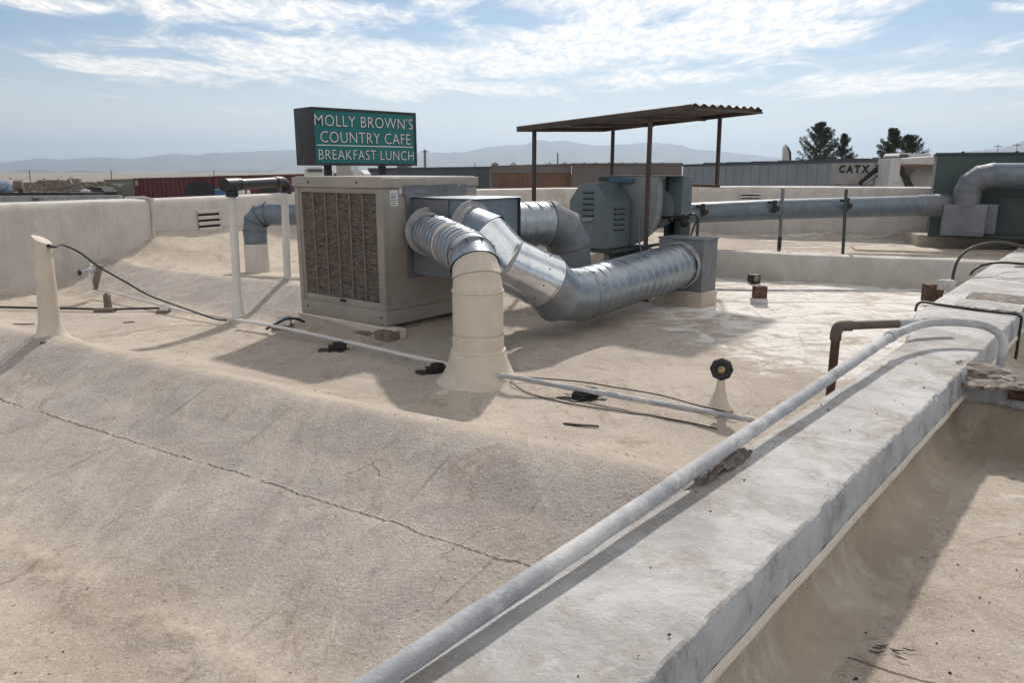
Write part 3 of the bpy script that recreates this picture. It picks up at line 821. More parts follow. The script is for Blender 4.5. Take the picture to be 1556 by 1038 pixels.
def evaporative_cooler():
    W, D, Z0, Z1 = 1.115, 1.155, 0.095, 1.295
    t = thing('evaporative_cooler', 'big square taupe evaporative cooler with six dirty fibre pad openings in its front', 'evaporative cooler', CU(-W / 2, D / 2, 0))
    ax = (U, V, ZV)
    # corner posts, side walls and base pan
    MB().box(CU(-W, 0.0, Z0), ax, (W, D, 0.125)).build('base_pan', M['cooler'], t, bev=0.010)
    zt = Z1 - 0.085
    MB().box(CU(-0.012, 0.014, Z0 + 0.127), ax, (0.010, D - 0.028, zt - Z0 - 0.129)).build('side_panel', M['cooler'], t, bev=0.003)
    MB().box(CU(-W + 0.002, 0.014, Z0 + 0.127), ax, (0.010, D - 0.028, zt - Z0 - 0.129)).build('side_panel', M['cooler'], t, bev=0.003)
    MB().box(CU(-W + 0.02, D - 0.014, Z0 + 0.127), ax, (W - 0.04, 0.010, zt - Z0 - 0.129)).build('side_panel', M['cooler'], t, bev=0.003)
    for (u, v) in ((-0.055, 0.0), (-W, 0.0), (-0.055, D - 0.055), (-W, D - 0.055)):
        MB().box(CU(u, v, Z0 + 0.125), ax, (0.055, 0.055, zt - Z0 - 0.125)).build('corner_post', M['cooler'], t, bev=0.008)
    # lid with a skirt
    lid = MB().box(CU(-W - 0.012, -0.012, zt), ax, (W + 0.024, D + 0.024, 0.078)).box(CU(-W + 0.01, 0.01, zt + 0.077), ax, (W - 0.02, D - 0.02, 0.010))
    lid.build('lid', M['cooler_lid'], t, bev=0.009, bseg=3)
    # fibre pad and its frame
    x0, x1, z0, z1 = -W + 0.085, -0.085, Z0 + 0.185, zt - 0.045
    fr = MB()
    fr.box(CU(-W + 0.055, 0.008, Z0 + 0.125), ax, (W - 0.11, 0.03, z0 - Z0 - 0.125)); fr.box(CU(-W + 0.055, 0.008, z1), ax, (W - 0.11, 0.03, zt - z1))
    fr.box(CU(-W + 0.055, 0.008, z0 - 0.0), ax, (0.03, 0.03, z1 - z0)); fr.box(CU(-0.085, 0.008, z0), ax, (0.03, 0.03, z1 - z0))
    fr.build('pad_frame', M['cooler'], t, bev=0.004)
    nb = 6; w = (x1 - x0) / nb
    m = MB(); vs = []; nx, nz = 130, 140
    for j in range(nz + 1):
        for i in range(nx + 1):
            u = x0 + (x1 - x0) * i / nx; z = z0 + (z1 - z0) * j / nz
            d = 0.026 + 0.016 * mnoise.noise(Vector((u * 26, z * 55, 1))) + 0.012 * mnoise.noise(Vector((u * 9, z * 14, 5)))
            d += 0.004 * math.sin(z * 2 * math.pi / 0.062 + 2.0 * mnoise.noise(Vector((u * 7, z * 5, 2))))
            vs.append(CU(u, d, z))
    m.add(vs, [(j * (nx + 1) + i, j * (nx + 1) + i + 1, (j + 1) * (nx + 1) + i + 1, (j + 1) * (nx + 1) + i) for j in range(nz) for i in range(nx)])
    m.build('fibre_pad', M['pad'], t, smooth=True)
    r = random.Random(4); sm = MB()
    for k in range(1700):
        u = r.uniform(x0, x1); z = r.uniform(z0, z1); a = r.gauss(0, 0.7); L = r.uniform(0.02, 0.07); d = 0.014 + r.uniform(-.010, .010)
        du, dz = math.cos(a) * L, math.sin(a) * L * 0.8; q = 0.0012
        p0, p1 = CU(u, d, z), CU(min(x1, max(x0, u + du)), d + r.uniform(-.008, .008), min(z1, max(z0, z + dz)))
        pm = (p0 + p1) / 2 + ZV * r.uniform(-.006, .006) - V * 0.006
        sm.add([p0 - ZV * q, p0 + ZV * q, pm + ZV * q, pm - ZV * q, p1 + ZV * q, p1 - ZV * q], [(0, 1, 2, 3), (3, 2, 4, 5)])
    o = sm.build('pad_fibres', M['fibre'], t); o['kind'] = 'stuff'
    for k in range(1, nb):
        u = x0 + w * k
        MB().box(CU(u - 0.008, 0.006, z0 - 0.01), ax, (0.012, 0.012, z1 - z0 + 0.02)).build('pad_bar', M['pad_bar'], t, bev=0.003)
    for k in range(nb):                        # thin louver wires, slightly sagging
        pass
    # notch, screws, rating label
    MB().box(CU(-W / 2 - 0.01, -0.003, Z0 + 0.125 + 0.03), ax, (0.07, 0.006, 0.018)).build('drain_slot', M['dark_void'], t)
    for (u, z) in ((-W + 0.22, Z1 - 0.045), (-0.28, Z1 - 0.045), (-0.12, Z0 + 0.20), (-W + 0.1, Z0 + 0.07), (-0.06, Z0 + 0.07)):
        v = -0.012 if z > 1.2 else 0.0
        MB().lathe(CU(u, v, z), [(0.010, 0), (0.010, 0.004), (0.006, 0.007)], 10, axis=-V).build('screw', M['rust'], t)
    lb = MB().box(CU(0.0, 0.085, 1.065), (V, U, ZV), (0.085, 0.002, 0.125)); lb.build('rating_label', M['white_plastic'], t)
    ink = MB()
    for i in range(6):
        ink.box(CU(0.0022, 0.093, 1.078 + i * 0.017), (V, U, ZV), (0.05 + 0.02 * ((i * 7) % 3) / 2, 0.0006, 0.006 if i != 3 else 0.011))
    ink.build('label_print', M['label_ink'], t)
    lb = MB().box(CU(0.0, 0.19, 1.165), (V, U, ZV), (0.06, 0.002, 0.045)); lb.build('small_label', M['white_plastic'], t)
def fibre_mat():
    return simple('straw_fibres', (0.36, 0.31, 0.27), 0.9, 0, 0.5, 30, (0.09, 0.065, 0.05), (0.45, 0.6), bump=0)
M['fibre'] = fibre_mat()
evaporative_cooler()

def cooler_base():
    for i, (u, v, L, w, h, ax1, lb) in enumerate((
            (-1.14, -0.02, 1.27, 0.11, 0.085, 0, 'long weathered timber skid under the pad side of the cooler'),
            (-1.14, 0.98, 1.20, 0.11, 0.085, 0, 'weathered timber skid under the rear of the cooler'))):
        t = MB().box(CU(u, v, 0.006), (U, V, ZV), (L, w, h))
        tag(t.build('timber_skid', M['riser'], None, bev=0.008, rough=0.004, rscale=9, sub=2), lb, 'timber skid', 'timber skids under the cooler')
    t = MB().box(CU(-0.02, -0.12, 0.004), (U, V, ZV), (0.16, 0.13, 0.075))
    tag(t.build('wood_block', M['wood'], None, bev=0.006, rough=0.008, rscale=18, sub=3), 'split pale wood block at the near corner of the cooler', 'wood block')
    t = MB().box(CU(-0.30, -0.10, 0.004), (U, V, ZV), (0.16, 0.10, 0.03))
    tag(t.build('wood_shim', M['wood'], None, bev=0.004, rough=0.006, rscale=18, sub=2), 'thin weathered wood shim beside the cooler skid', 'wood shim')
cooler_base()

# ---- sheet metal plenum on the cooler's side
PZ0, PZ1 = 0.50, 1.125
def plenum():
    t = thing('duct_plenum', 'galvanized sheet metal plenum box on the side of the taupe cooler', 'duct box', CU(0.35, 0.6, PZ0))
    MB().box(CU(0.006, 0.25, PZ0 - 0.035), (U, V, ZV), (0.010, 0.74, PZ1 - PZ0 + 0.075)).build('flange', M['galv_dull'], t, bev=0.003, rough=0.003, rscale=6, sub=4)
    MB().box(CU(0.017, 0.32, PZ0), (U, V, ZV), (0.655, 0.59, PZ1 - PZ0)).build('box_body', M['galv_blue'], t, bev=0.006)
    # wrinkled foil on the near side, folded sheet on top
    MB().box(CU(0.022, 0.312, PZ0 + 0.005), (U, V, ZV), (0.40, 0.006, PZ1 - PZ0 - 0.012)).build('foil_sheet', M['galv_dull'], t, rough=0.006, rscale=9, sub=9, smooth=True)
    MB().box(CU(0.010, 0.30, PZ1 + 0.002), (U, V, ZV), (0.685, 0.625, 0.006)).build('top_sheet', M['galv'], t, bev=0.002, rough=0.004, rscale=4, sub=5)
    MB().box(CU(0.674, 0.885, PZ0 + 0.2), (U, V, ZV), (0.006, 0.03, PZ1 - PZ0 - 0.2)).build('edge_strip', M['dark_void'], t)
    m = MB().box(CU(0.003, 0.22, PZ1 + 0.03), (U, V, ZV), (0.012, 0.78, 0.075)); m.build('foil_tape', M['galv_dull'], t, rough=0.008, rscale=12, sub=7, smooth=True)
plenum()

SCREWS = []
def collar(c, d, r, t, mat='sealant', wide=0.05):
    d = Vector(d).normalized()
    MB().lathe(Vector(c) - d * 0.002, [(r + wide, 0), (r + wide * 0.9, 0.007), (r + wide * 0.35, 0.012), (r + 0.012, 0.03), (r + 0.006, 0.05), (r - 0.01, 0.052)], 40, axis=d, caps=False).build('collar', M[mat], t, smooth=True, rough=0.004, rscale=14)

def bis(a, b): return (a.normalized() + b.normalized()).normalized()

def poly_duct(t, pts, kinds, r, endn=None, startn=None):
    """kinds: per segment (part name, material, 'spiral' | 'plain' | 'lip')"""
    pts = [Vector(p) for p in pts]; D = [(pts[i + 1] - pts[i]).normalized() for i in range(len(pts) - 1)]
    for i, (nm, mt, kd) in enumerate(kinds):
        nA = bis(D[i - 1], D[i]) if i > 0 else (startn or D[0]); nB = bis(D[i], D[i + 1]) if i < len(D) - 1 else (endn or D[-1])
        rr = r[i] if isinstance(r, (list, tuple)) else r
        if kd == 'spiral': seg_tube(pts[i], pts[i + 1], nA, nB, spiral(rr), M[mt], nm, t, seg=48, step=0.0065)
        elif kd == 'plain': seg_tube(pts[i], pts[i + 1], nA, nB, rr, M[mt], nm, t, seg=44, step=0.04)
        else: seg_tube(pts[i], pts[i + 1], nA, nB, rr, M[mt], nm, t, seg=44, step=0.012, flare=(-0.003, 0.007))

def band(t, P, d, r, w, mat, name='tape_band', amp=0.006):
    d = Vector(d).normalized()
    MB().lathe(Vector(P) - d * w / 2, [(r - .004, 0), (r + 0.006, 0.003), (r + 0.009, w * 0.3), (r + 0.007, w * 0.7), (r + 0.006, w - 0.003), (r - .004, w)], 44, axis=d, caps=False).build(name, M[mat], t, smooth=True, rough=amp, rscale=13)

def riser_duct():
    t = thing('riser_duct', 'ribbed metal duct bending down into a cream painted riser in front of the cooler', 'duct', RISER)
    r = 0.150
    a = CU(0.207, 0.318, 0.86); top = Vector((RISER.x, RISER.y, 0.80))
    e = Vector((RISER.x - a.x, RISER.y - a.y, 0)); L = e.length; e.normalize()
    collar(a, (e * 0.8 - V * 0.2), r, t)
    R = 0.20; c = top - e * R; c.z = 0.80
    P = [a - e * 0.03, Vector((c.x, c.y, 0.815))]
    n = 4
    cen = Vector((c.x, c.y, 0.815 - R))
    for k in range(1, n + 1):
        th = math.pi / 2 * k / n; P.append(cen + e * R * math.sin(th) + ZV * R * math.cos(th))
    P.append(Vector((RISER.x, RISER.y, 0.34))); P.append(Vector((RISER.x, RISER.y, 0.19)))
    kinds = [('spiral_section', 'galv', 'spiral')] + [('elbow_section', 'galv', 'lip') for k in range(n - 2)] + [('elbow_section', 'riser', 'lip'), ('elbow_section', 'riser', 'lip'), ('painted_section', 'riser', 'plain'), ('painted_section', 'riser', 'plain')]
    poly_duct(t, P, kinds, [r, r, r, r, r + 0.004, r + 0.010, r + 0.014])
    SCREWS.append((t, P[2] + (P[2] - P[3]) * 0.2, P[3] - P[2], r + 0.006, 9))
    MB().box(P[0] + ZV * (r - 0.004) + e * 0.22, (e, e.cross(ZV), ZV), (0.07, 0.05, 0.012)).build('sealant_patch', M['sealant'], t, rough=0.004, rscale=20, sub=2)
    band(t, P[-3] + ZV * 0.0, ZV, r + 0.008, 0.018, 'riser', 'painted_seam', 0.002)
    band(t, P[2], P[3] - P[1], r - 0.002, 0.02, 'sealant', amp=0.003)
    band(t, (P[0] + P[1]) / 2 + (P[1] - P[0]).normalized() * 0.2, e, r - 0.001, 0.03, 'riser', amp=0.003)
    z = roof_z(RISER.x, RISER.y)
    MB().lathe(Vector((RISER.x, RISER.y, 0)), [(0.42, -0.03), (0.34, 0.006), (0.278, 0.022), (0.236, 0.06), (0.208, 0.12), (0.186, 0.18), (0.172, 0.235), (0.166, 0.24)], 48, caps=False).build('flared_base', M['riser'], t, smooth=True, rough=0.006, rscale=7)
    band(t, Vector((RISER.x, RISER.y, 0.235)), ZV, r + 0.018, 0.014, 'riser', 'painted_seam', 0.002)
riser_duct()

LE = Vector((1.695, 7.60, 0.42))
def long_duct():
    t = thing('ribbed_duct', 'long silver ribbed duct dropping from the plenum and running low to a square end box', 'duct', (0.35, 6.05, 0))
    r = 0.214
    a = CU(0.674, 0.30, 0.865)
    collar(a, U, r, t, 'sealant', 0.05)
    P = [a - U * 0.01, a + U * 0.13 - ZV * 0.045, a + U * 0.13 - ZV * 0.045 + Vector((0.14, -0.03, -0.16)), Vector((0.255, 5.90, 0.50)), Vector((0.36, 6.02, 0.375)), Vector((0.56, 6.26, 0.330)), LE]
    poly_duct(t, P, [('elbow_section', 'galv', 'lip'), ('elbow_section', 'galv_shiny', 'lip'), ('elbow_section', 'galv_shiny', 'lip'), ('elbow_section', 'galv', 'lip'), ('elbow_section', 'galv', 'lip'), ('spiral_section', 'galv', 'spiral')], r)
    SCREWS.append((t, P[3] + (P[2] - P[3]) * 0.22, P[3] - P[2], r + 0.002, 10)); SCREWS.append((t, P[5] + (P[6] - P[5]) * 0.04, P[6] - P[5], r + 0.006, 10))
    band(t, P[2], P[3] - P[1], r, 0.05, 'sealant'); band(t, P[3], P[4] - P[2], r, 0.02, 'sealant', amp=0.004)
    band(t, P[5], P[6] - P[4], r, 0.03, 'galv_dull', amp=0.004)
    band(t, LE - (LE - P[5]).normalized() * 0.03, LE - P[5], r + 0.012, 0.09, 'sealant', amp=0.012)
    d = u2(0.66, 0.75); s = Vector((d.y, -d.x, 0))
    b = LE - s * 0.25 - d * 0.01
    MB().box(Vector((b.x, b.y, 0.16)), (s, d, ZV), (0.50, 0.30, 0.52)).build('end_box', M['galv_dull'], t, bev=0.006, rough=0.003, rscale=5, sub=3)
    MB().box(Vector((b.x, b.y, -0.05)) - s * 0.02 - d * 0.02, (s, d, ZV), (0.54, 0.34, 0.21)).build('end_box_curb', M['roof_plain'], t, bev=0.02, rough=0.008, rscale=8, sub=2)
    MB().box(Vector((b.x, b.y, 0.675)) - s * 0.012 - d * 0.012, (s, d, ZV), (0.524, 0.324, 0.012)).build('end_box_lid', M['galv_dull'], t, bev=0.003, rough=0.004, rscale=6, sub=3)
long_duct()

def rear_duct():
    t = thing('rear_duct', 'ribbed duct behind the plenum turning down in a blue grey elbow', 'duct', (0.5, 7.1, 0))
    r = 0.20
    P = [Vector((-0.21, 6.55, .87)), Vector((-0.06, 6.76, .87)), Vector((0.33, 7.02, .87)), Vector((0.46, 7.10, .80)), Vector((0.53, 7.14, 0.66)), Vector((0.55, 7.15, 0.42)), Vector((0.55, 7.15, -0.02))]
    poly_duct(t, P, [('elbow_section', 'galv', 'lip'), ('spiral_section', 'galv', 'spiral'), ('elbow_section', 'galv_dull', 'lip'), ('elbow_section', 'galv_dull', 'lip'), ('elbow_section', 'galv_dull', 'lip'), ('painted_section', 'riser', 'plain')], r)
    band(t, P[2], P[3] - P[1], r + .002, 0.07, 'galv_dull'); band(t, P[4], P[5] - P[3], r, 0.04, 'galv_dull')
rear_duct()

def joint_screws(parent, P, d, r, n, name='joint_screw'):
    d = Vector(d).normalized(); e = d.cross(ZV).normalized(); g = d.cross(e)
    for k in range(n):
        a = 2 * math.pi * (k + 0.3) / n; o = e * math.cos(a) + g * math.sin(a)
        MB().lathe(Vector(P) + o * r, [(0.007, -0.002), (0.007, 0.003), (0.003, 0.006)], 6, axis=o).build(name, M['black_tar'], parent)

for _s in SCREWS: joint_screws(*_s)

# ---- blower with louvered motor housing, under the canopy
def prof_box(name, o, au, av, prof, depth, mat, t, bev=0.006):
    m = MB(); m.prism([o + au * a + ZV * z for a, z in prof], av * depth)
    return m.build(name, mat, t, bev=bev)
def blower():
    c = Vector((1.04, 8.30, 0)); B0 = 0.50
    t = thing('rooftop_blower', 'teal grey rooftop blower with louvered octagonal motor cover under the brown canopy', 'blower', c)
    def W(u, v, z): p = c + U * u + V * v; return Vector((p.x, p.y, z))
    pr = [(-0.50, 0.0), (-0.0, 0.0), (0.0, 0.51), (-0.155, 0.71), (-0.36, 0.71), (-0.50, 0.52)]
    hs = prof_box('motor_cover', W(0, 0, B0), U, V, pr, 0.50, M['teal'], t, 0.008)
    def louvers(base, au, out, w, n, dz):
        for k in range(n):
            m = MB(); p = base - ZV * dz * k
            m.prism([p, p + out * 0.018 - ZV * 0.014, p + out * 0.016 - ZV * 0.020, p - ZV * 0.004], au * w); m.build('louver', M['teal'], t)
            m = MB().box(p + out * 0.0015 - ZV * 0.034, (au, out, ZV), (w, 0.001, 0.018)); m.build('louver_slot', M['dark_void'], t)
    louvers(W(-0.325, -0.0, B0 + 0.63), U, -V, 0.14, 5, 0.062)
    louvers(W(0.0, 0.13, B0 + 0.455), V, U, 0.24, 5, 0.058)
    m = MB().prism([W(-0.345, -0.002, B0 + 0.335), W(-0.175, -0.002, B0 + 0.335), W(-0.20, -0.02, B0 + 0.305), W(-0.26, -0.03, B0 + 0.295), W(-0.32, -0.02, B0 + 0.305)], V * 0.01)
    m.build('cover_handle', M['teal_light'], t)
    # scroll housing behind: flat top, belly curving in at the bottom
    sp = [(-0.42, 0.78), (-0.42, 0.05)] + [(-0.10 + 0.40 * math.sin(a), 0.44 - 0.44 * math.cos(a)) for a in [math.radians(x) for x in range(0, 95, 9)]] + [(0.30, 0.78)]
    prof_box('scroll_housing', W(0.0, 0.56, B0), U, V, sp, 0.12, M['teal_light'], t, 0.008)
    sp2 = [(a * 0.92 - 0.02, z * 0.92 + 0.02) for a, z in sp]
    prof_box('scroll_body', W(0.0, 0.685, B0 + 0.02), U, V, sp2, 0.16, M['teal'], t, 0.008)
    MB().lathe(W(0.12, 0.85, B0 + 0.42), [(0.24, 0), (0.24, 0.30), (0.20, 0.32)], 32, axis=V).build('fan_drum', M['teal_light'], t, smooth=True)
    MB().box(W(-0.46, 0.54, B0 + 0.72), (U, V, ZV), (0.30, 0.45, 0.05)).build('duct_transition', M['teal_dark'], t, bev=0.006)
    # burner cabinet on the right
    cb = W(0.24, 0.86, 0.12)
    MB().box(cb, (U, V, ZV), (0.04, 0.26, 1.16)).build('cabinet_panel', M['teal_dark'], t, bev=0.006)
    MB().box(cb + U * 0.05, (U, V, ZV), (0.17, 0.26, 0.12)).build('cabinet_base', M['teal_dark'], t, bev=0.006)
    MB().box(cb + U * 0.042 + ZV * 0.72, (U, V, ZV), (0.17, 0.26, 0.44)).build('cabinet_head', M['teal'], t, bev=0.006)
    MB().box(cb + U * 0.13 + ZV * 0.122, (U, V, ZV), (0.08, 0.26, 0.596)).build('cabinet_side', M['teal_dark'], t, bev=0.006)
    MB().box(cb + U * 0.04 + ZV * 0.12 + V * 0.2, (U, V, ZV), (0.088, 0.05, 0.596)).build('cabinet_void', M['dark_void'], t)
    MB().box(cb + U * 0.138 - V * 0.004 + ZV * 0.24, (U, V, ZV), (0.066, 0.004, 0.26)).build('warning_label', M['red'], t)
    MB().box(cb + U * 0.15 - V * 0.006 + ZV * 0.30, (U, V, ZV), (0.03, 0.003, 0.12)).build('label_print', M['white_plastic'], t)
    # gas valves and hoses
    r = random.Random(3)
    m = MB()
    q = cb + U * 0.0 - V * 0.05 + ZV * 0.70
    m.tube([q, q + U * 0.34], 0.014, 10); m.tube([q + U * 0.26 - ZV * 0.10, q + U * 0.26 + ZV * 0.04], 0.018, 10)
    m.lathe(q + U * 0.30 - ZV * 0.05, [(0.045, 0), (0.055, 0.02), (0.05, 0.05), (0.02, 0.06)], 14, axis=-V)
    m.lathe(q + U * 0.12 - ZV * 0.01, [(0.03, 0), (0.035, 0.03), (0.02, 0.05)], 12, axis=-V)
    m.tube(catmull([q + U * 0.30 + ZV * 0.02, q + U * 0.38 + ZV * 0.05, q + U * 0.44 + ZV * 0.00, q + U * 0.40 - ZV * 0.08, q + U * 0.36 - ZV * 0.20]), 0.010, 8)
    m.build('gas_valve', M['black'], t, smooth=True)
    m = MB().tube(catmull([W(0.1, 0.52, 0.85), W(0.14, 0.46, 0.6), W(0.2, 0.42, 0.45), W(0.26, 0.40, 0.40)]), 0.008, 8); m.build('hose', M['galv_dull'], t, smooth=True)
    # stand
    st = MB()
    for (u, v) in ((-0.46, 0.04), (-0.05, 0.04), (-0.46, 0.92), (0.0, 0.92)):
        MB().box(W(u, v, -0.05), (U, V, ZV), (0.04, 0.04, B0 + 0.03)).build('stand_leg', M['galv_dull'], t, bev=0.003)
    MB().box(W(-0.52, 0.0, B0 - 0.045), (U, V, ZV), (0.58, 1.15, 0.04)).build('stand_tray', M['teal_dark'], t, bev=0.004)
    MB().box(W(-0.38, 0.58, 0.10), (U, V, ZV), (0.60, 0.26, B0 - 0.15)).build('dark_lower_box', M['teal_dark'], t, bev=0.005)  # dark box added to fill the dark space under the scroll
    MB().box(W(-0.5, 0.02, 0.18), (U, V, ZV), (1.0, 1.1, 0.03)).build('stand_shelf', M['galv_dull'], t, bev=0.004)
    MB().lathe(W(0.30, 0.35, 0.19), [(0.04, 0), (0.06, 0.03), (0.06, 0.09), (0.03, 0.11)], 16).build('motor_pulley', M['galv_dull'], t, smooth=True)
    MB().box(W(-0.3, 0.50, B0 + 0.71), (U, V, ZV), (0.30, 0.16, 0.055)).build('top_cap', M['blue_tarp'], t, bev=0.01)
    MB().box(W(-0.46, 0.56, B0 + 0.782), (U, V, ZV), (0.90, 0.52, 0.008)).build('housing_top', M['teal'], t, bev=0.002)
blower()

# ---- canopy
def canopy():
    pn, pl, pr_, pf = Vector((1.39, 7.9, 0)), Vector((0.25, 8.78, 0)), Vector((2.46, 9.28, 0)), Vector((1.32, 10.25, 0))
    C0, A0, D0 = Vector((1.72, 7.55, 1.93)), Vector((0.06, 8.83, 1.79)), Vector((2.86, 9.03, 2.0))
    t = thing('shade_canopy', 'rusty brown corrugated shade canopy on four slim posts over the blower', 'canopy', (1.4, 8.9, 0))
    eu = (A0 - C0); ev = (D0 - C0); E0 = A0 + ev
    nrm = ev.cross(eu).normalized(); nrm = nrm if nrm.z > 0 else -nrm
    def under(P):           # height of the roof plane over P
        return C0.z - ((P.x - C0.x) * nrm.x + (P.y - C0.y) * nrm.y) / nrm.z
    nsheet = 3; waves = 9
    for s in range(nsheet):
        m = MB(); vs = []; nv = 60
        v0, v1 = s / nsheet - 0.004, (s + 1) / nsheet + 0.006
        for k, off in ((0, 0.0), (1, 0.004)):
            for i in (0, 0.25, 0.5, 0.75, 1.0):
                for j in range(nv + 1):
                    v = v0 + (v1 - v0) * j / nv
                    h = 0.028 + 0.012 * math.sin(2 * math.pi * v * waves) + off + 0.003 * s
                    h += 0.005 * mnoise.noise(Vector((i * 3, v * 5, 1)))
                    vs.append(C0 + eu * (i * 1.012 - 0.006) + ev * v + nrm * h)
        S = 5 * (nv + 1); fs = []
        for i in range(4):
            for j in range(nv):
                a = i * (nv + 1) + j; fs += [(a, a + 1, a + nv + 2, a + nv + 1), (a + S, a + nv + 1 + S, a + nv + 2 + S, a + 1 + S)]
        for j in range(nv):
            fs += [(j, j + S, j + 1 + S, j + 1)]; a = 4 * (nv + 1) + j; fs += [(a, a + 1, a + 1 + S, a + S)]
        for i in range(4):
            a = i * (nv + 1); b = a + nv + 1; fs += [(a, b, b + S, a + S)]; a += nv; b += nv; fs += [(a, a + S, b + S, b)]
        m.add(vs, fs).build('roof_sheet', M['canopy'], t, smooth=True)
    for (a, b) in ((C0, A0), (A0, E0), (E0, D0)):
        MB().bar(a + nrm * 0.006, b + nrm * 0.006, 0.022, 0.055).build('edge_beam', M['canopy'], t, bev=0.003)
    MB().bar(C0.lerp(D0, 0.01) - nrm * 0.012, D0 - nrm * 0.012, 0.03, 0.018).build('edge_beam', M['canopy'], t, bev=0.002)
    for f in (0.33, 0.66):
        MB().bar(C0.lerp(A0, f) - nrm * 0.015, D0.lerp(E0, f) - nrm * 0.015, 0.04, 0.035).build('rafter', M['canopy'], t, bev=0.003)
    for P, zb in ((pn, -0.02), (pl, -0.02), (pf, 0.2)):
        zt = under(P); MB().tube([Vector((P.x, P.y, zb)), Vector((P.x, P.y, zt))], 0.025, 14).build('canopy_post', M['post_brown'], t, smooth=True)
        MB().box(Vector((P.x - .05, P.y - .05, zb)), (Vector((1, 0, 0)), Vector((0, 1, 0)), ZV), (0.1, 0.1, 0.03)).build('post_foot', M['rust'], t, bev=0.004)
    P = pr_; zt = under(P); zb = 1.16
    MB().tube([Vector((P.x, P.y, zb)), Vector((P.x - 0.01, P.y, zt))], 0.025, 14).build('canopy_post', M['post_brown'], t, smooth=True)
    q = at(1046, 281, 9.0)
    MB().tube([q - Vector((0.15, 0.1, 0)), q, Vector((P.x + 0.03, P.y, zb))], 0.018, 12).build('cross_bar', M['rust'], t, smooth=True)
canopy()

# ---- horizontal metal duct on posts
OD = [at(1012, 325.5, 10.35), at(1180, 318, 10.4), at(1300, 315, 10.45), at(1420, 311.5, 10.5)]
def overhead_duct():
    t = thing('overhead_duct', 'long smooth grey metal duct carried on slim posts towards the green unit', 'duct', OD[1])
    n = OD[0] - OD[1]; P = OD
    d = [(P[i + 1] - P[i]).normalized() for i in range(3)]
    for i in range(3):
        nA = bis(d[i - 1], d[i]) if i else d[0]; nB = bis(d[i], d[i + 1]) if i < 2 else d[2]
        seg_tube(P[i], P[i + 1], nA, nB, 0.137, M['galv_blue'], 'duct_section', t, seg=40, step=0.1)
    band(t, P[1] + d[0] * 0.04, d[0], 0.137, 0.03, 'galv_dull', 'joint_band', 0.001)
    band(t, P[3] - d[2] * 0.12, d[2], 0.137, 0.25, 'galv_dull', 'joint_band', 0.006)
    for px, y0, y1 in ((1068, 308, 330), (1177, 305, 322), (1287, 302, 318)):
        c = at(px, (y0 + y1) / 2, 10.22)
        m = MB().cbox(c, (0.05, 0.03, 0.17)); m.cbox(c + Vector((-0.05, 0, 0.05)), (0.09, 0.03, 0.04)); m.lathe(c + Vector((0.03, 0, -0.02)), [(0.04, -0.02), (0.05, 0), (0.03, 0.03)], 10, axis=(0, -1, 0))
        m.build('hanger_clamp', M['black_tar'], t, bev=0.004, rough=0.008, rscale=20)
overhead_duct()
for (xt, yt, xb, yb, z, w, lb, mt) in ((1190, 286, 1184, 375, 0.33, 0.045, 'grey steel strut post with black foot carrying the middle of the overhead duct', 'galv_dull'),
                                   (1286, 287, 1281, 384, 0.32, 0.036, 'dark slim post carrying the overhead duct, nearer the green unit', 'teal_dark'),
                                   (1057, 300, 1058, 360, 0.30, 0.036, 'short post under the overhead duct next to the blower', 'teal_dark')):
    b = gp(xb, yb, z); a = at(xt, yt, b.y); a.x = a.x; 
    if xb > 1050 and xb < 1100: b = Vector((OD[0].x + 0.4, 10.2, 0.27)); a = Vector((b.x, 10.2, 0.70))
    t = thing('duct_post', lb, 'post', b, 'posts carrying the overhead duct')
    m = MB().bar(b - ZV * 0.06, a, w, w * 0.8); m.build('strut', M[mt], t, bev=0.003)
    if mt == 'galv_dull': MB().bar(b - ZV * 0.03, b + (a - b) * 0.18, w + 0.006, w * 0.8 + 0.006).build('foot_sleeve', M['black'], t, bev=0.002)

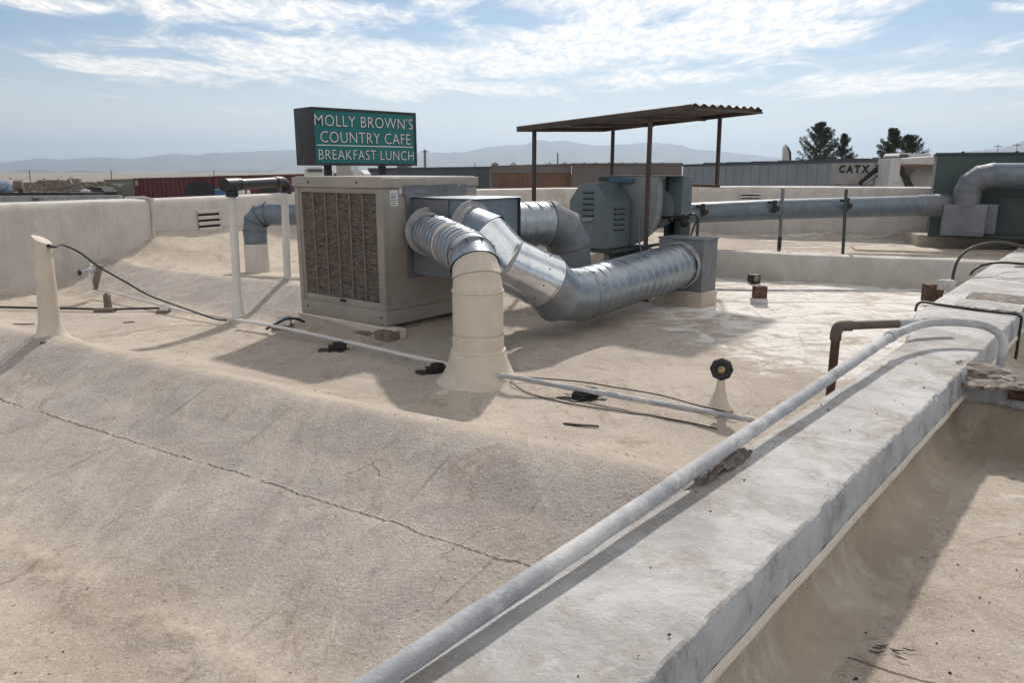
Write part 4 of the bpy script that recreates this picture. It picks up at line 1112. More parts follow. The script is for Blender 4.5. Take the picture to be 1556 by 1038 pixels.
# ---- green rooftop unit with its own duct
def green_unit():
    o = at(1411, 346, 10.75); o.z = 0.435
    d = u2(0.87, -0.45); n = Vector((-d.y, d.x, 0)); Htop = at(1411, 234, 10.75).z
    t = thing('rooftop_unit', 'big dark green rooftop air unit with grey duct on its face at the right edge', 'air unit', o)
    h = Htop - 0.435; ax = (d, n, ZV)
    MB().box(o, ax, (3.4, 1.6, h)).build('cabinet', M['green'], t, bev=0.012)
    MB().box(o - d * 0.02 - n * 0.02 + ZV * (h - 0.01), ax, (3.44, 1.64, 0.03)).build('top_edge', M['green'], t, bev=0.006)
    for u0, u1 in ((0.78, 1.85), (1.95, 3.1)):
        MB().box(o + d * u0 - n * 0.018 + ZV * 0.06, ax, (u1 - u0, 0.02, 0.50)).build('access_panel', M['green'], t, bev=0.006)
    MB().box(o - d * 0.0 - n * 0.012, ax, (3.4, 0.014, 0.045)).build('base_rail', M['green'], t, bev=0.004)
    for k in range(5):
        MB().lathe(o + d * (0.3 + k * 0.62) - n * 0.02 + ZV * (h + 0.02), [(0.02, 0), (0.02, 0.012), (0.01, 0.016)], 8).build('roof_screw', M['teal_dark'], t)
    tt = thing('duct_run', 'grey sectional elbow and duct along the face of the green unit', 'duct', o + d * 0.5)
    c0 = o + d * 0.40 - n * 0.25
    MB().box(Vector((c0.x, c0.y, o.z + 0.05)) - d * 0.26 - n * 0.16, ax, (0.50, 0.40, 0.42)).build('duct_box', M['galv_dull'], tt, bev=0.006, rough=0.002, rscale=5, sub=3)
    MB().box(Vector((c0.x, c0.y, o.z + 0.08)) + d * 0.244 - n * 0.02, ax, (0.13, 0.26, 0.39)).build('duct_box_side', M['galv_dull'], tt, bev=0.004)
    r = 0.165; z0 = o.z + 0.44; cz = o.z + 0.80
    q = c0 - n * 0.02; P = [Vector((q.x, q.y, z0))]; cen = Vector((q.x, q.y, cz - 0.16)) + d * 0.28
    for k in range(0, 4):
        th = math.pi / 2 * k / 3; P.append(cen - d * 0.28 * math.cos(th) + ZV * 0.20 * math.sin(th))
    P.append(P[-1] + d * 2.6)
    poly_duct(tt, P, [('elbow_section', 'galv_dull', 'lip')] * 4 + [('duct_section', 'galv_blue', 'plain')], r)
    b = OD[3]; MB().lathe(b, [(0.14, -0.02), (0.148, 0.0), (0.15, 0.2), (0.14, 0.22)], 32, axis=(OD[3] - OD[2])).build('duct_sleeve', M['galv_dull'], tt, smooth=True, rough=0.006, rscale=10)
green_unit()

# ---- left elbow duct behind the white pipes
def left_duct():
    b = gp(386, 414, 0.14); b = Vector((b.x, 9.35, 0.0)); b.x = (386 - 778) / F * 9.25
    t = thing('elbow_duct', 'grey elbow duct entering a white painted riser behind the two white pipes', 'duct', b)
    r = 0.138; zt = at(400, 325, 9.35).z
    e = u2(1.0, -0.05); R = 0.17
    P = [Vector((b.x, b.y, -0.02)), Vector((b.x, b.y, zt - 0.36)), Vector((b.x, b.y, zt - 0.20))]
    cen = Vector((b.x, b.y, zt - R)) + e * R
    for k in range(1, 4):
        th = math.pi / 2 * k / 3; P.append(cen - e * R * math.cos(th) + ZV * R * math.sin(th))
    P.append(P[-1] + e * 1.1)
    poly_duct(t, P, [('painted_section', 'wall_white', 'plain'), ('elbow_section', 'galv_blue', 'lip'), ('elbow_section', 'galv_blue', 'lip'), ('elbow_section', 'galv_blue', 'lip'), ('elbow_section', 'galv_blue', 'lip'), ('duct_section', 'galv_blue', 'plain')], [r + .006, r, r, r, r, r - .004])
left_duct()
tp = CU(-1.35, 0.72, 0.1)
mm = MB().tube([CU(-1.28, 0.95, 0.1), CU(-1.28, 0.95, 0.78)], 0.05, 16)
tag(mm.build('capped_pipe', M['galv_dull'], None, smooth=True), 'short grey pipe just left of the cooler', 'pipe')

def split_islands(me, name, mat, parent):
    """one object per connected piece of me (one per letter)"""
    bm = bmesh.new(); bm.from_mesh(me); seen = set(); bm.verts.ensure_lookup_table()
    for v in bm.verts:
        if v.index in seen: continue
        st, isl = [v], []
        seen.add(v.index)
        while st:
            w = st.pop(); isl.append(w)
            for ed in w.link_edges:
                x = ed.other_vert(w)
                if x.index not in seen: seen.add(x.index); st.append(x)
        ix = {w.index: i for i, w in enumerate(isl)}
        fs = [tuple(ix[q.index] for q in f.verts) for f in bm.faces if f.verts[0].index in ix]
        m2 = bpy.data.meshes.new(name); m2.from_pydata([tuple(w.co) for w in isl], [], fs)
        link(name, m2, mat, parent)
    bm.free()

# ---- roof sign
def roof_sign():
    L, R = at(474, 206, 13.6), at(632, 209, 15.1)
    e = Vector((R.x - L.x, R.y - L.y, 0)); Wd = e.length; e.normalize(); n = Vector((-e.y, e.x, 0))      # n points away from the viewer
    zt = at(474, 161.5, 13.6).z; zb = at(474, 251.0, 13.6).z; H = zt - zb; dp = 0.62
    t = thing('roof_sign', 'dark box sign with green face reading MOLLY BROWN\'S COUNTRY CAFE', 'sign', (L.x, L.y, 0.5))
    o = Vector((L.x, L.y, zb))
    MB().box(o, (e, n, ZV), (Wd, dp, H)).build('sign_cabinet', M['sign_box'], t, bev=0.012)
    b = 0.045
    MB().box(o + e * b - n * 0.006 + ZV * b, (e, n, ZV), (Wd - 2 * b, 0.01, H - 2 * b)).build('sign_face', M['sign_face'], t)
    for (a, c, w, h) in ((0, 0, Wd, b), (0, H - b, Wd, b), (0, b, b, H - 2 * b), (Wd - b, b, b, H - 2 * b)):
        MB().box(o + e * a - n * 0.022 + ZV * c, (e, n, ZV), (w, 0.024, h)).build('face_frame', M['sign_box'], t, bev=0.004)
    MB().box(o + e * 0.075 - n * 0.010 + ZV * (H * 0.345), (e, n, ZV), (Wd - 0.15, 0.004, 0.016)).build('divider_line', M['sign_letter'], t)
    rot = Matrix((e, ZV, -n)).transposed()
    def text(s, u0, u1, z0, z1, name):
        base = Vector(t.location); ref = None
        for k, (mat, nm) in enumerate((('sign_letter', 'letter'), ('sign_ground', 'letter_outline'))):
            cu = bpy.data.curves.new('text', 'FONT'); cu.body = s; cu.size = 1; cu.space_character = 1.06
            cu.offset = -0.010 if k == 0 else 0.042
            cu.resolution_u = 3
            to = bpy.data.objects.new('text', cu)
            me = bpy.data.meshes.new_from_object(to); bpy.data.objects.remove(to)
            me.materials.clear()
            if ref is None:
                xs = [v.co.x for v in me.vertices]; ys_ = [v.co.y for v in me.vertices]
                ref = (min(xs), max(xs), min(ys_), max(ys_))
            x0, x1, y0, y1 = ref
            for v in me.vertices:
                a = (v.co.x - x0) / (x1 - x0); c = (v.co.y - y0) / (y1 - y0)
                v.co = o + e * (u0 + (u1 - u0) * a) + ZV * (z0 + (z1 - z0) * c) - n * (0.0125 if k == 0 else 0.0085) - base
            split_islands(me, nm, M[mat], t)
    text("MOLLY BROWN'S", 0.060, Wd - 0.075, H * 0.685, H * 0.885, 'sign_lettering')
    text("COUNTRY CAFE", 0.155, Wd - 0.14, H * 0.40, H * 0.595, 'sign_lettering')
    text("BREAKFAST\u00b7LUNCH", 0.105, Wd - 0.075, H * 0.105, H * 0.28, 'sign_lettering')
    for u in (0.42, Wd - 0.62):
        p = o + e * u + n * 0.3
        MB().box(Vector((p.x, p.y, -1.5)), (e, n, ZV), (0.11, 0.11, zb + 1.55)).build('sign_post', M['sign_box'], t, bev=0.004)
roof_sign()

# ---- vent pipe on the near hump
def vent_pipe():
    t = thing('vent_pipe', 'cream vent pipe with slanted top standing on the hump at left', 'vent pipe', VENT)
    zt = at(63, 364, VENT.y).z
    b = Vector((VENT.x, VENT.y, 0.0)); top = Vector((at(63, 364, VENT.y).x, VENT.y, zt))
    m = MB(); pr = [(0.20, 0.09), (0.135, 0.125), (0.095, 0.18), (0.075, 0.26), (0.070, 0.36), (0.064, 0.6), (0.060, zt - 0.04), (0.058, zt)]
    m.tube([b.lerp(top, z / zt) for r, z in pr], [r for r, z in pr], 28)
    o = m.build('pipe_body', M['riser'], t, smooth=True, rough=0.003, rscale=8)
    for v in o.data.vertices:
        if v.co.z > zt - 0.02 - t.location.z: v.co.z -= (v.co.x - (top.x - t.location.x)) * 0.55
    MB().lathe(top + Vector((0.055, -0.02, -0.045)), [(0.012, 0), (0.016, 0.01), (0.010, 0.02)], 10, axis=(0.8, -0.5, 0.2)).build('cable_gland', M['black'], t, smooth=True)
    return top
VT = vent_pipe()

# ---- pair of white pipes joined by a black pipe
def pipe_pair():
    t1, t2 = at(352, 290, PIPE1.y), at(432, 293, PIPE2.y)
    for P, T, r, lb in ((PIPE1, t1, 0.037, 'tall white pipe with worn blue patches, left of the pair under the black pipe'), (PIPE2, t2, 0.037, 'tall white pipe beside the cooler, right of the pair under the black pipe')):
        t = thing('standpipe', lb, 'pipe', P, 'white standpipes under the black pipe')
        b = Vector((P.x, P.y, -0.02)); tt = Vector((T.x, P.y, T.z))
        MB().tube([b, b.lerp(tt, 0.05), b.lerp(tt, 0.12), b.lerp(tt, 0.22), tt], [0.085, 0.06, r + 0.010, r, r - 0.001], 22).build('pipe_body', M['pipe_white'], t, smooth=True, rough=0.002, rscale=10)
    t = thing('black_pipe', 'black plastic pipe bridging the tops of the two white pipes', 'pipe', t1)
    t1.x = at(352, 290, PIPE1.y).x; a = Vector((t1.x, PIPE1.y, t1.z)); c = Vector((t2.x, PIPE2.y, t2.z + 0.02))
    r = 0.052; h1, h2 = a + ZV * 0.055, c + ZV * 0.09
    dd = (h2 - h1).normalized()
    MB().tube([h1 - dd * 0.10, h1 + dd * 0.07], r * 1.12, 22).tube([a - ZV * 0.05, h1], r * 1.05, 22).build('tee_fitting', M['black'], t, smooth=True)
    MB().tube([h1 + dd * 0.05, h2 - dd * 0.1], r * 0.93, 22).build('cross_pipe', M['black'], t, smooth=True)
    MB().tube(catmull([h2 - dd * 0.13, h2 - dd * 0.07, h2 - dd * 0.01 + ZV * (-0.012), h2 + dd * 0.04 - ZV * 0.06, h2 + dd * 0.035 - ZV * 0.12]), r * 1.02, 22).build('elbow_fitting', M['black'], t, smooth=True)
    for f in (0.12, 0.84): band(t, h1.lerp(h2, f), dd, r * 0.95, 0.05, 'black', 'hub_ring', 0.001)
pipe_pair()

# ---- the thick conduit lying along the parapet
def big_conduit():
    t = thing('parapet_conduit', 'thick grey painted conduit lying diagonally along the pale parapet', 'conduit', PQ(0, 2, 0.39))
    a = gp(572, 1038, 0.425); far = gp(1355, 510, 0.50)
    a0 = a - (far - a).normalized() * 0.8
    mid = a.lerp(far, 0.5) + Vector((0, 0, -0.004))
    r = 0.0245
    pts = catmull([a0, a, mid, far], 60)
    MB().tube([q + ZV * 0.003 * mnoise.noise(q * 2.0) for q in pts], r, 28).build('conduit_pipe', M['conduit'], t, smooth=True, rough=0.0018, rscale=9)
    p2 = [far - (far - mid).normalized() * 0.05, far, gp(1400, 493, 0.515), gp(1440, 489.5, 0.515), gp(1480, 492, 0.508), gp(1508, 500, 0.485), gp(1524, 517, 0.43), PQ(0.405, 4.0, 0.34), PQ(0.41, 3.98, 0.1)]
    MB().tube(catmull(p2, 8), r * 0.93, 24).build('conduit_bend', M['conduit'], t, smooth=True)
    d = (far - mid).normalized()
    MB().lathe(far - d * 0.05, [(r, -0.002), (r + 0.006, 0.0), (r + 0.0075, 0.035), (r + 0.006, 0.068), (r, 0.07)], 28, axis=d).build('coupling', M['conduit'], t, smooth=True)
M['conduit'] = coat_mat('conduit_paint', (0.42, 0.43, 0.45, 1), (0.27, 0.285, 0.31, 1), (0.56, 0.56, 0.56, 1), (1, 1, 1), 0.95, (0.47, 0.60), 0.6)
big_conduit()

# ---- rusty elbow pipe
def rusty_pipe():
    e0 = gp(1285, 487, 0.47); e1 = gp(1402, 488.5, 0.47); v = gp(1271, 500, 0.45)
    t = thing('rusty_pipe', 'rusty iron pipe with elbow rising from the roof and crossing to the parapet', 'pipe', (v.x, v.y, 0))
    r = 0.025; k = Vector((v.x, v.y, 0.47))
    d = (e1 - e0).normalized(); e0 = Vector((v.x, v.y, 0.47)) + d * 0.07
    MB().tube([Vector((v.x, v.y, -0.05)), Vector((v.x, v.y, 0.42))], r, 20).build('upright_pipe', M['rust'], t, smooth=True, rough=0.002, rscale=20)
    MB().tube(catmull([k - ZV * 0.085, k - ZV * 0.045, k - ZV * 0.008 + d * 0.012, k + d * 0.05, k + d * 0.085], 5), r * 1.28, 20).build('elbow_fitting', M['rust_brown'], t, smooth=True)
    MB().tube([k + d * 0.05, e1 + d * 0.15], r, 20).build('level_pipe', M['rust_brown'], t, smooth=True)
    pa, pb = k + d * 0.05, e1 + d * 0.15
    MB().tube([pa.lerp(pb, 0.50), pa.lerp(pb, 0.72)], r * 1.05, 20).build('paint_patch', M['conduit'], t, smooth=True, rough=0.002, rscale=20)
M['rust_brown'] = simple('brown_weathered_iron', (0.13, 0.105, 0.09), 0.7, 0.1, 0.3, 9, (0.20, 0.10, 0.06), (0.56, 0.7), 0.5, 60, 0.004)
rusty_pipe()

# ---- small black ring fitting on a painted stub
def ring_fitting():
    t = thing('ring_fitting', 'small black octagonal fitting with brass nut on a flared stub', 'roof fitting', DEVICE)
    D = Vector(DEVICE); D.z = 0
    MB().tube([D + ZV * z for z in (-0.01, 0.02, 0.05, 0.10, 0.19)], [0.085, 0.060, 0.043, 0.028, 0.016], 20).build('flared_stub', M['riser'], t, smooth=True, rough=0.004, rscale=14)
    c = D + ZV * 0.222; ax = (Vector((0, 0, CAM_H)) - c); ax.z *= 0.4; ax.normalize()
    m = MB(); m.lathe(c - ax * 0.02, [(0.02, 0), (0.066, 0.0), (0.068, 0.008), (0.066, 0.036), (0.05, 0.042), (0.026, 0.034)], 8, axis=ax)
    m.build('octagonal_ring', M['black'], t, bev=0.004)
    MB().lathe(c + ax * 0.012, [(0.022, 0), (0.022, 0.016), (0.014, 0.024), (0.012, 0.034)], 12, axis=ax).build('brass_nut', M['brass'], t, smooth=True)
ring_fitting()

M['pipe_dark'] = simple('grey_pipe', (0.16, 0.16, 0.165), 0.6, 0.1, 0.3, 9, (0.4, 0.4, 0.4), (0.5, 0.62))
# ================================================================ small lines, supports and litter on the roof
def pixline(pts, lift):
    return [rp(x, y, lift) if len(p) == 2 else gp(x, y, p[2]) for p in pts for (x, y) in [p[:2]]]

def line_thing(name, label, cat, pts, r, mat, seg=10, n=6, group=None, rough=0.0):
    m = MB().tube(catmull(pts, n), r, seg)
    o = m.build(name, M[mat], None, smooth=True, rough=rough, rscale=25)
    return tag(o, label, cat, group)

line_thing('thin_conduit', 'thin white painted conduit running across the roof in front of the cooler to the riser', 'conduit',
           pixline([(365, 487), (420, 496), (500, 514), (560, 527), (620, 541), (690, 556), (740, 566)], 0.060), 0.0155, 'pipe_white', rough=0.003)
line_thing('thin_conduit', 'thin grey painted conduit running from the riser to the parapet', 'conduit',
           pixline([(752, 569), (790, 575), (860, 588), (930, 600), (1010, 615), (1080, 627), (1150, 640)], 0.055), 0.0165, 'conduit', rough=0.003)
line_thing('thin_conduit', 'patchy white and black conduit climbing left from the standpipe to the pipe fitting', 'conduit',
           pixline([(365, 487), (320, 479), (290, 475), (256, 467), (215, 456), (175, 445), (145, 440)], 0.045), 0.011, 'pipe_white', rough=0.003)
line_thing('black_conduit', 'thin black pipe lying level across the roof behind the vent pipe', 'conduit',
           pixline([(-30, 466), (60, 468), (120, 469), (165, 470), (205, 469), (245, 468)], 0.03), 0.011, 'cable')
line_thing('brown_wire', 'thin dark wire sagging beside the grey conduit right of the riser', 'wire',
           pixline([(770, 571), (820, 575), (880, 580), (930, 588), (1000, 600), (1060, 616), (1120, 630)], 0.03), 0.0045, 'cable')
line_thing('brown_wire', 'thin wire trailing on the roof below the conduit right of the riser', 'wire',
           pixline([(775, 580), (800, 596), (840, 608), (900, 619), (960, 628), (1040, 641), (1090, 652)], 0.006), 0.004, 'cable')
# hanging black cable from the vent pipe
a = VT + Vector((0.068, -0.03, -0.05))
ends = [at(95, 372, 5.75), at(120, 383, 6.0), at(150, 405, 6.25), at(190, 428, 6.45), at(230, 450, 6.6), at(290, 472, 6.72)]
e = rp(345, 487, 0.03)
line_thing('slack_cable', 'black cable arching from the vent pipe top down to the standpipe', 'cable', [a, a + Vector((0.05, 0, 0.003))] + ends + [rp(325, 484, 0.05), e], 0.0085, 'cable', n=8)

line_thing('grey_wire', 'thin grey line crossing the roof level behind the end box towards the parapet', 'wire',
           [gp(1082, 440, 0.10), gp(1150, 441, 0.10), gp(1250, 441.5, 0.10), gp(1350, 442, 0.11), gp(1432, 442.5, 0.13)], 0.014, 'conduit')
# cables over the parapet
QE = (gp(1534, 479, 0.39) - PO).dot(PD)
line_thing('black_cable', 'black cable lying straight across the parapet beyond the conduit bend', 'cable',
           [gp(1391, 472, 0.33), gp(1394, 463, 0.38), gp(1402, 459, 0.40), gp(1430, 463, 0.402), gp(1480, 470, 0.402), gp(1520, 475, 0.402), PQ(0.325, QE, 0.398), PQ(0.352, QE, 0.375), PQ(0.354, QE - 0.01, 0.30), PQ(0.356, QE - 0.02, 0.1)], 0.0095, 'black', n=8)
line_thing('wire_loop', 'large loop of grey black cable arching up over the far part of the parapet', 'cable',
           [at(1446, 437, 7.0), at(1449, 415, 7.0), at(1456, 395, 7.05), at(1470, 380, 7.1), at(1490, 372, 7.2), at(1515, 368, 7.3), at(1540, 371, 7.4), at(1575, 382, 7.5)], 0.014, 'cable', n=8, rough=0.002)
line_thing('black_cable', 'black cable curving up over the parapet below the wire loop', 'cable',
           [at(1474, 418, 7.0), at(1482, 409, 7.0), at(1496, 402, 7.0), at(1520, 399, 6.9), at(1560, 401, 6.8)], 0.011, 'black', n=8)

# transverse laps on the parapet top
def lap(q, w, label, mat='flap', h=0.012):
    def f(u, v):
        P = PQ(-0.08 + 0.41 * u, q + w * v + 0.04 * mnoise.noise(Vector((u * 4, q, v))) + 0.03 * mnoise.noise(Vector((u * 13, q, v * 4))))
        return (P.x, P.y, 0.396 + h * math.sin(v * math.pi) + 0.004 * mnoise.noise(Vector((u * 20, v * 5, q))))
    tag(sheet(f, 40, 8, 0.006).build('coping_lap', M[mat], None, smooth=True), label, 'coping lap')
q1 = (gp(1500, 460, 0.39) - PO).dot(PD)
lap((gp(1500, 455, 0.39) - PO).dot(PD) - 0.08, 0.42, 'dark rough patch strip across the parapet just beyond the black cable')
lap((gp(1540, 406, 0.39) - PO).dot(PD), 0.18, 'narrow dark patch strip across the far parapet under the wire loop')
lap((gp(1545, 382, 0.39) - PO).dot(PD), 0.2, 'farthest dark patch strip across the parapet near the picture edge')
for qq, ww, lb in (((gp(1520, 425, 0.39) - PO).dot(PD), 0.75, 'broad pale coping patch between the two dark strips'), ((gp(1548, 394, 0.39) - PO).dot(PD), 0.55, 'pale raised coping patch under the top of the wire loop'), ((gp(1490, 466, 0.39) - PO).dot(PD) - 0.1, 0.35, 'pale raised coping patch just beyond the conduit bend')):
    lap(qq, ww, lb, 'coping', 0.022)
def stepped_block():
    a = gp(1437, 443, 0.30)
    m = MB().cbox((a.x, a.y, 0.36), (0.13, 0.10, 0.09), 0.5)
    tag(m.build('parapet_block', M['coping'], None, bev=0.02, rough=0.014, rscale=12, sub=3), 'lumpy pale block on the parapet edge where the grey line ends', 'coated block')
stepped_block()

# pipe supports
def rubber_block(px, py, lb, s=1.0, rz=0.3, mat='black_tar'):
    p = rp(px, py, 0); m = MB()
    m.cbox((p.x, p.y, p.z + 0.022 * s), (0.13 * s, 0.09 * s, 0.045 * s), rz)
    m.cbox((p.x + 0.01, p.y, p.z + 0.052 * s), (0.08 * s, 0.06 * s, 0.03 * s), rz + 0.2)
    m.cbox((p.x + 0.05 * s, p.y + 0.01, p.z + 0.03 * s), (0.05 * s, 0.05 * s, 0.06 * s), rz + 0.5)
    o = m.build('pipe_support', M[mat], None, bev=0.008 * s, rough=0.012 * s, rscale=14, sub=2)
    tag(o, lb, 'pipe support', 'black supports under the roof conduits')
    r = random.Random(int(px)); pts = []
    for k in range(22):
        a = 2 * math.pi * k / 22; rr = 0.10 * s * (1 + 0.35 * r.uniform(-1, 1)); pts.append(Vector((p.x - 0.02 + math.cos(a) * rr * 1.3, p.y + math.sin(a) * rr * 0.8, p.z + 0.002)))
    mm = MB().prism(pts, (0, 0, 0.005)); tag(mm.build('mastic_patch', M['black_tar'], None, rough=0.002), lb.replace('support', 'mastic smear under the support'), 'mastic patch')
rubber_block(512, 532, 'black lumpy support under the white conduit below the cooler', 0.95, 0.2)
rubber_block(662, 566, 'black lumpy support just left of the cream riser', 0.95, 0.4)
rubber_block(890, 605, 'black lumpy support under the grey conduit right of the riser', 1.0, 0.5)

def junction(px, py, lb, s=1.0, c='galv_dull'):
    p = rp(px, py, 0); t = thing('junction_box', lb, 'junction box', p)
    MB().cbox((p.x, p.y, p.z + 0.065 * s), (0.12 * s, 0.08 * s, 0.075 * s), 0.25).build('box_body', M[c], t, bev=0.012 * s, rough=0.003, rscale=12, sub=2)
    MB().cbox((p.x - 0.004, p.y - 0.045 * s, p.z + 0.065 * s), (0.10 * s, 0.008, 0.06 * s), 0.25).build('cover_plate', M['pipe_white'], t, bev=0.002)
    MB().cbox((p.x - 0.02, p.y + 0.01, p.z + 0.015), (0.17 * s, 0.13 * s, 0.03), 0.1).build('foot_block', M['wood'], t, bev=0.006, rough=0.006, rscale=14, sub=2)
    MB().lathe(Vector((p.x + 0.04 * s, p.y - 0.05 * s, p.z + 0.062 * s)), [(0.026 * s, 0), (0.03 * s, 0.01), (0.022 * s, 0.018)], 14, axis=(0, -1, 0)).build('round_knockout', M['pipe_white'], t, smooth=True)
    return t
junction(433, 499, 'grey junction box with round cover on the conduit at the corner of the cooler', 1.0, 'galv_blue')
junction(252, 475, 'small pale junction box on a block between vent pipe and standpipe', 0.72)
line_thing('black_hose', 'short black hose looping behind the junction box at the cooler corner', 'hose', [rp(405, 500, 0.03), rp(418, 493, 0.07), rp(432, 486, 0.10), rp(448, 484, 0.10), rp(462, 489, 0.06)], 0.011, 'black')

def faucet():
    p = gp(150, 440, 0.12); t = thing('pipe_fitting', 'white and black valve fitting beside a small brown post near the left wall', 'valve', p)
    a = at(137, 407, p.y); 
    MB().tube([at(140, 438, p.y), at(137, 424, p.y), a], 0.020, 12).build('valve_stem', M['pipe_white'], t, smooth=True, rough=0.004, rscale=20)
    MB().tube([at(126, 413, p.y), at(146, 409, p.y)], 0.026, 12).build('valve_body', M['conduit'], t, smooth=True, rough=0.005, rscale=20)
    MB().lathe(at(124, 414, p.y), [(0.02, 0), (0.03, 0.01), (0.03, 0.03)], 10, axis=(-1, -0.3, 0)).build('valve_cap', M['black'], t, smooth=True)
    MB().tube([at(138, 406, p.y), at(139, 401, p.y)], 0.012, 10).build('valve_handle', M['pipe_white'], t, smooth=True)
    m = MB().bar(at(143, 439, p.y + 0.03), at(152, 402, p.y + 0.03), 0.055, 0.05)
    tag(m.build('leaning_post', M['wood'], None, bev=0.004), 'small brown post leaning behind the valve fitting near the left wall', 'post')
faucet()
p = rp(163, 469, 0)
m = MB().prism([Vector((p.x - 0.032, p.y, p.z)), Vector((p.x + 0.032, p.y, p.z)), Vector((p.x + 0.030, p.y, p.z + 0.13)), Vector((p.x, p.y, p.z + 0.165)), Vector((p.x - 0.03, p.y, p.z + 0.13))], (0, 0.04, 0))
tag(m.build('marker_post', M['wood'], None, bev=0.003), 'short grey brown stake with pointed top standing on the black pipe at left', 'stake')
p = rp(160, 474, 0)
tag(MB().cbox((p.x, p.y, p.z + 0.02), (0.20, 0.05, 0.035), 0.05).build('pipe_rest', M['wood'], None, bev=0.004, rough=0.004, rscale=20, sub=2), 'dark flat block the black pipe rests on beside the stake', 'block')

p = rp(1153, 462, 0)
t = thing('pipe_stub', 'small brown stub on a pale foot under the level grey line', 'pipe stub', p)
MB().cbox((p.x, p.y, p.z + 0.125), (0.13, 0.10, 0.13)).build('stub_body', M['rust'], t, bev=0.008)
MB().cbox((p.x, p.y, p.z + 0.03), (0.15, 0.13, 0.07)).build('stub_foot', M['coping'], t, bev=0.014)
p = rp(1146, 431, 0)
t = thing('valve_box', 'small dark round fitting on the white patched roof by the low curb', 'roof fitting', p)
MB().cbox((p.x, p.y, p.z + 0.06), (0.13, 0.10, 0.11), 0.2).build('fitting_body', M['black_tar'], t, bev=0.02, rough=0.012, rscale=14, sub=2)
MB().lathe(Vector((p.x, p.y - 0.07, p.z + 0.07)), [(0.03, 0), (0.035, 0.012), (0.015, 0.02)], 12, axis=(0, -1, 0)).build('fitting_cap', M['flap'], t, smooth=True)
p = gp(1416, 452, 0.08)
tag(MB().cbox((p.x, p.y, 0.13), (0.17, 0.12, 0.18)).build('rusty_block', M['rust'], None, bev=0.008, rough=0.004, rscale=14, sub=1), 'small rust brown block beside the parapet under the end of the grey line', 'block')
p = rp(1209, 424, 0)
tag(MB().lathe(Vector((p.x, p.y, p.z - 0.01)), [(0.07, 0), (0.05, 0.05), (0.035, 0.09), (0.04, 0.13), (0.02, 0.14)], 14).build('coated_stub', M['coping'], None, smooth=True, rough=0.008, rscale=16), 'small pale coated stub standing at the foot of the low curb', 'pipe stub')
p = rp(1183, 419, 0)
tag(MB().cbox((p.x, p.y + 0.03, p.z + 0.10), (0.17, 0.04, 0.06)).build('scupper', M['curb'], None, bev=0.006), 'small grey scupper plate low on the low curb', 'scupper')

# litter
def strip(px, py, L, w, ang, lb, z=None, th=0.006):
    p = rp(px, py, 0.004) if z is None else gp(px, py, z)
    m = MB(); d = Vector((math.cos(ang), math.sin(ang), 0)); n = Vector((-d.y, d.x, 0))
    pts = [p - d * L / 2 - n * w / 2, p - n * w * 0.6 , p + d * L / 2 - n * w * 0.3, p + d * L / 2 + n * w * 0.4, p + n * w * 0.45, p - d * L / 2 + n * w * 0.5]
    m.prism(pts, (0, 0, th)); tag(m.build('dark_scrap', M['debris'], None, rough=0.002, rscale=30), lb, 'scrap')
strip(883, 647, 0.19, 0.016, -0.25, 'thin black scrap lying on the roof below the right support', th=0.008)
strip(36, 493, 0.18, 0.02, 0.05, 'thin dark scrap lying on the roof left of the vent pipe')
strip(196, 490, 0.09, 0.015, 0.3, 'small dark scrap on the roof right of the vent pipe')
strip(66, 521, 0.04, 0.02, 0.7, 'tiny dark scrap at the foot of the vent pipe')
def crumbs(name, label, pts, zf, smin, smax, seed, mat):
    r = random.Random(seed); m = MB()
    for P in pts:
        s = r.uniform(smin, smax); m.cbox((P.x, P.y, zf(P) + s * 0.3), (s, s * r.uniform(.4, 1), s * r.uniform(.3, .7)), r.uniform(0, 3))
    o = m.build(name, M[mat], None, rough=smin * 0.2, rscale=60); tag(o, label, 'litter', kind='stuff'); return o
r = random.Random(5)
crumbs('roof_grit', 'dark and pale grit scattered over the roof', [Vector((r.uniform(-5, 3.5), r.uniform(1.0, 8.5), 0)) for _ in range(300)], lambda P: roof_z(P.x, P.y), 0.003, 0.007, 1, 'debris')
crumbs('pale_grit', 'pale crumbs of coating scattered over the near roof', [Vector((r.uniform(-3.2, 0.6), r.uniform(1.0, 3.5), 0)) for _ in range(380)], lambda P: roof_z(P.x, P.y), 0.003, 0.009, 2, 'coping')
crumbs('parapet_grit', 'small dark specks lying on the pale parapet', [PQ(r.uniform(-0.02, 0.31), r.uniform(0, 5)) for _ in range(30)], lambda P: 0.391, 0.003, 0.007, 3, 'debris')
crumbs('gutter_litter', 'small leaf crumbs on the lower roof right of the parapet', [PQ(r.uniform(0.5, 1.3), r.uniform(0.2, 3.2)) for _ in range(60)], lambda P: roof_z(P.x, P.y), 0.003, 0.008, 4, 'debris')
# dry twig pile on the right hand roof
tw = MB(); c = rp(1350, 992, 0.0)
for k in range(8):
    a = r.gauss(-0.5, 0.5); L = r.uniform(0.02, 0.05); o = c + Vector((r.uniform(-.06, .06), r.uniform(-.03, .03), r.uniform(.003, .012)))
    tw.tube([o, o + Vector((math.cos(a) * L * .5, math.sin(a) * L * .5, r.uniform(0, .006))), o + Vector((math.cos(a + .4) * L, math.sin(a + .4) * L, r.uniform(-.002, .006)))], [0.0015, 0.002, 0.001], 6)
tag(tw.build('dry_leaves', M['debris'], None), 'little cluster of dry dark leaf stalks on the lower right roof', 'leaves', kind='stuff')

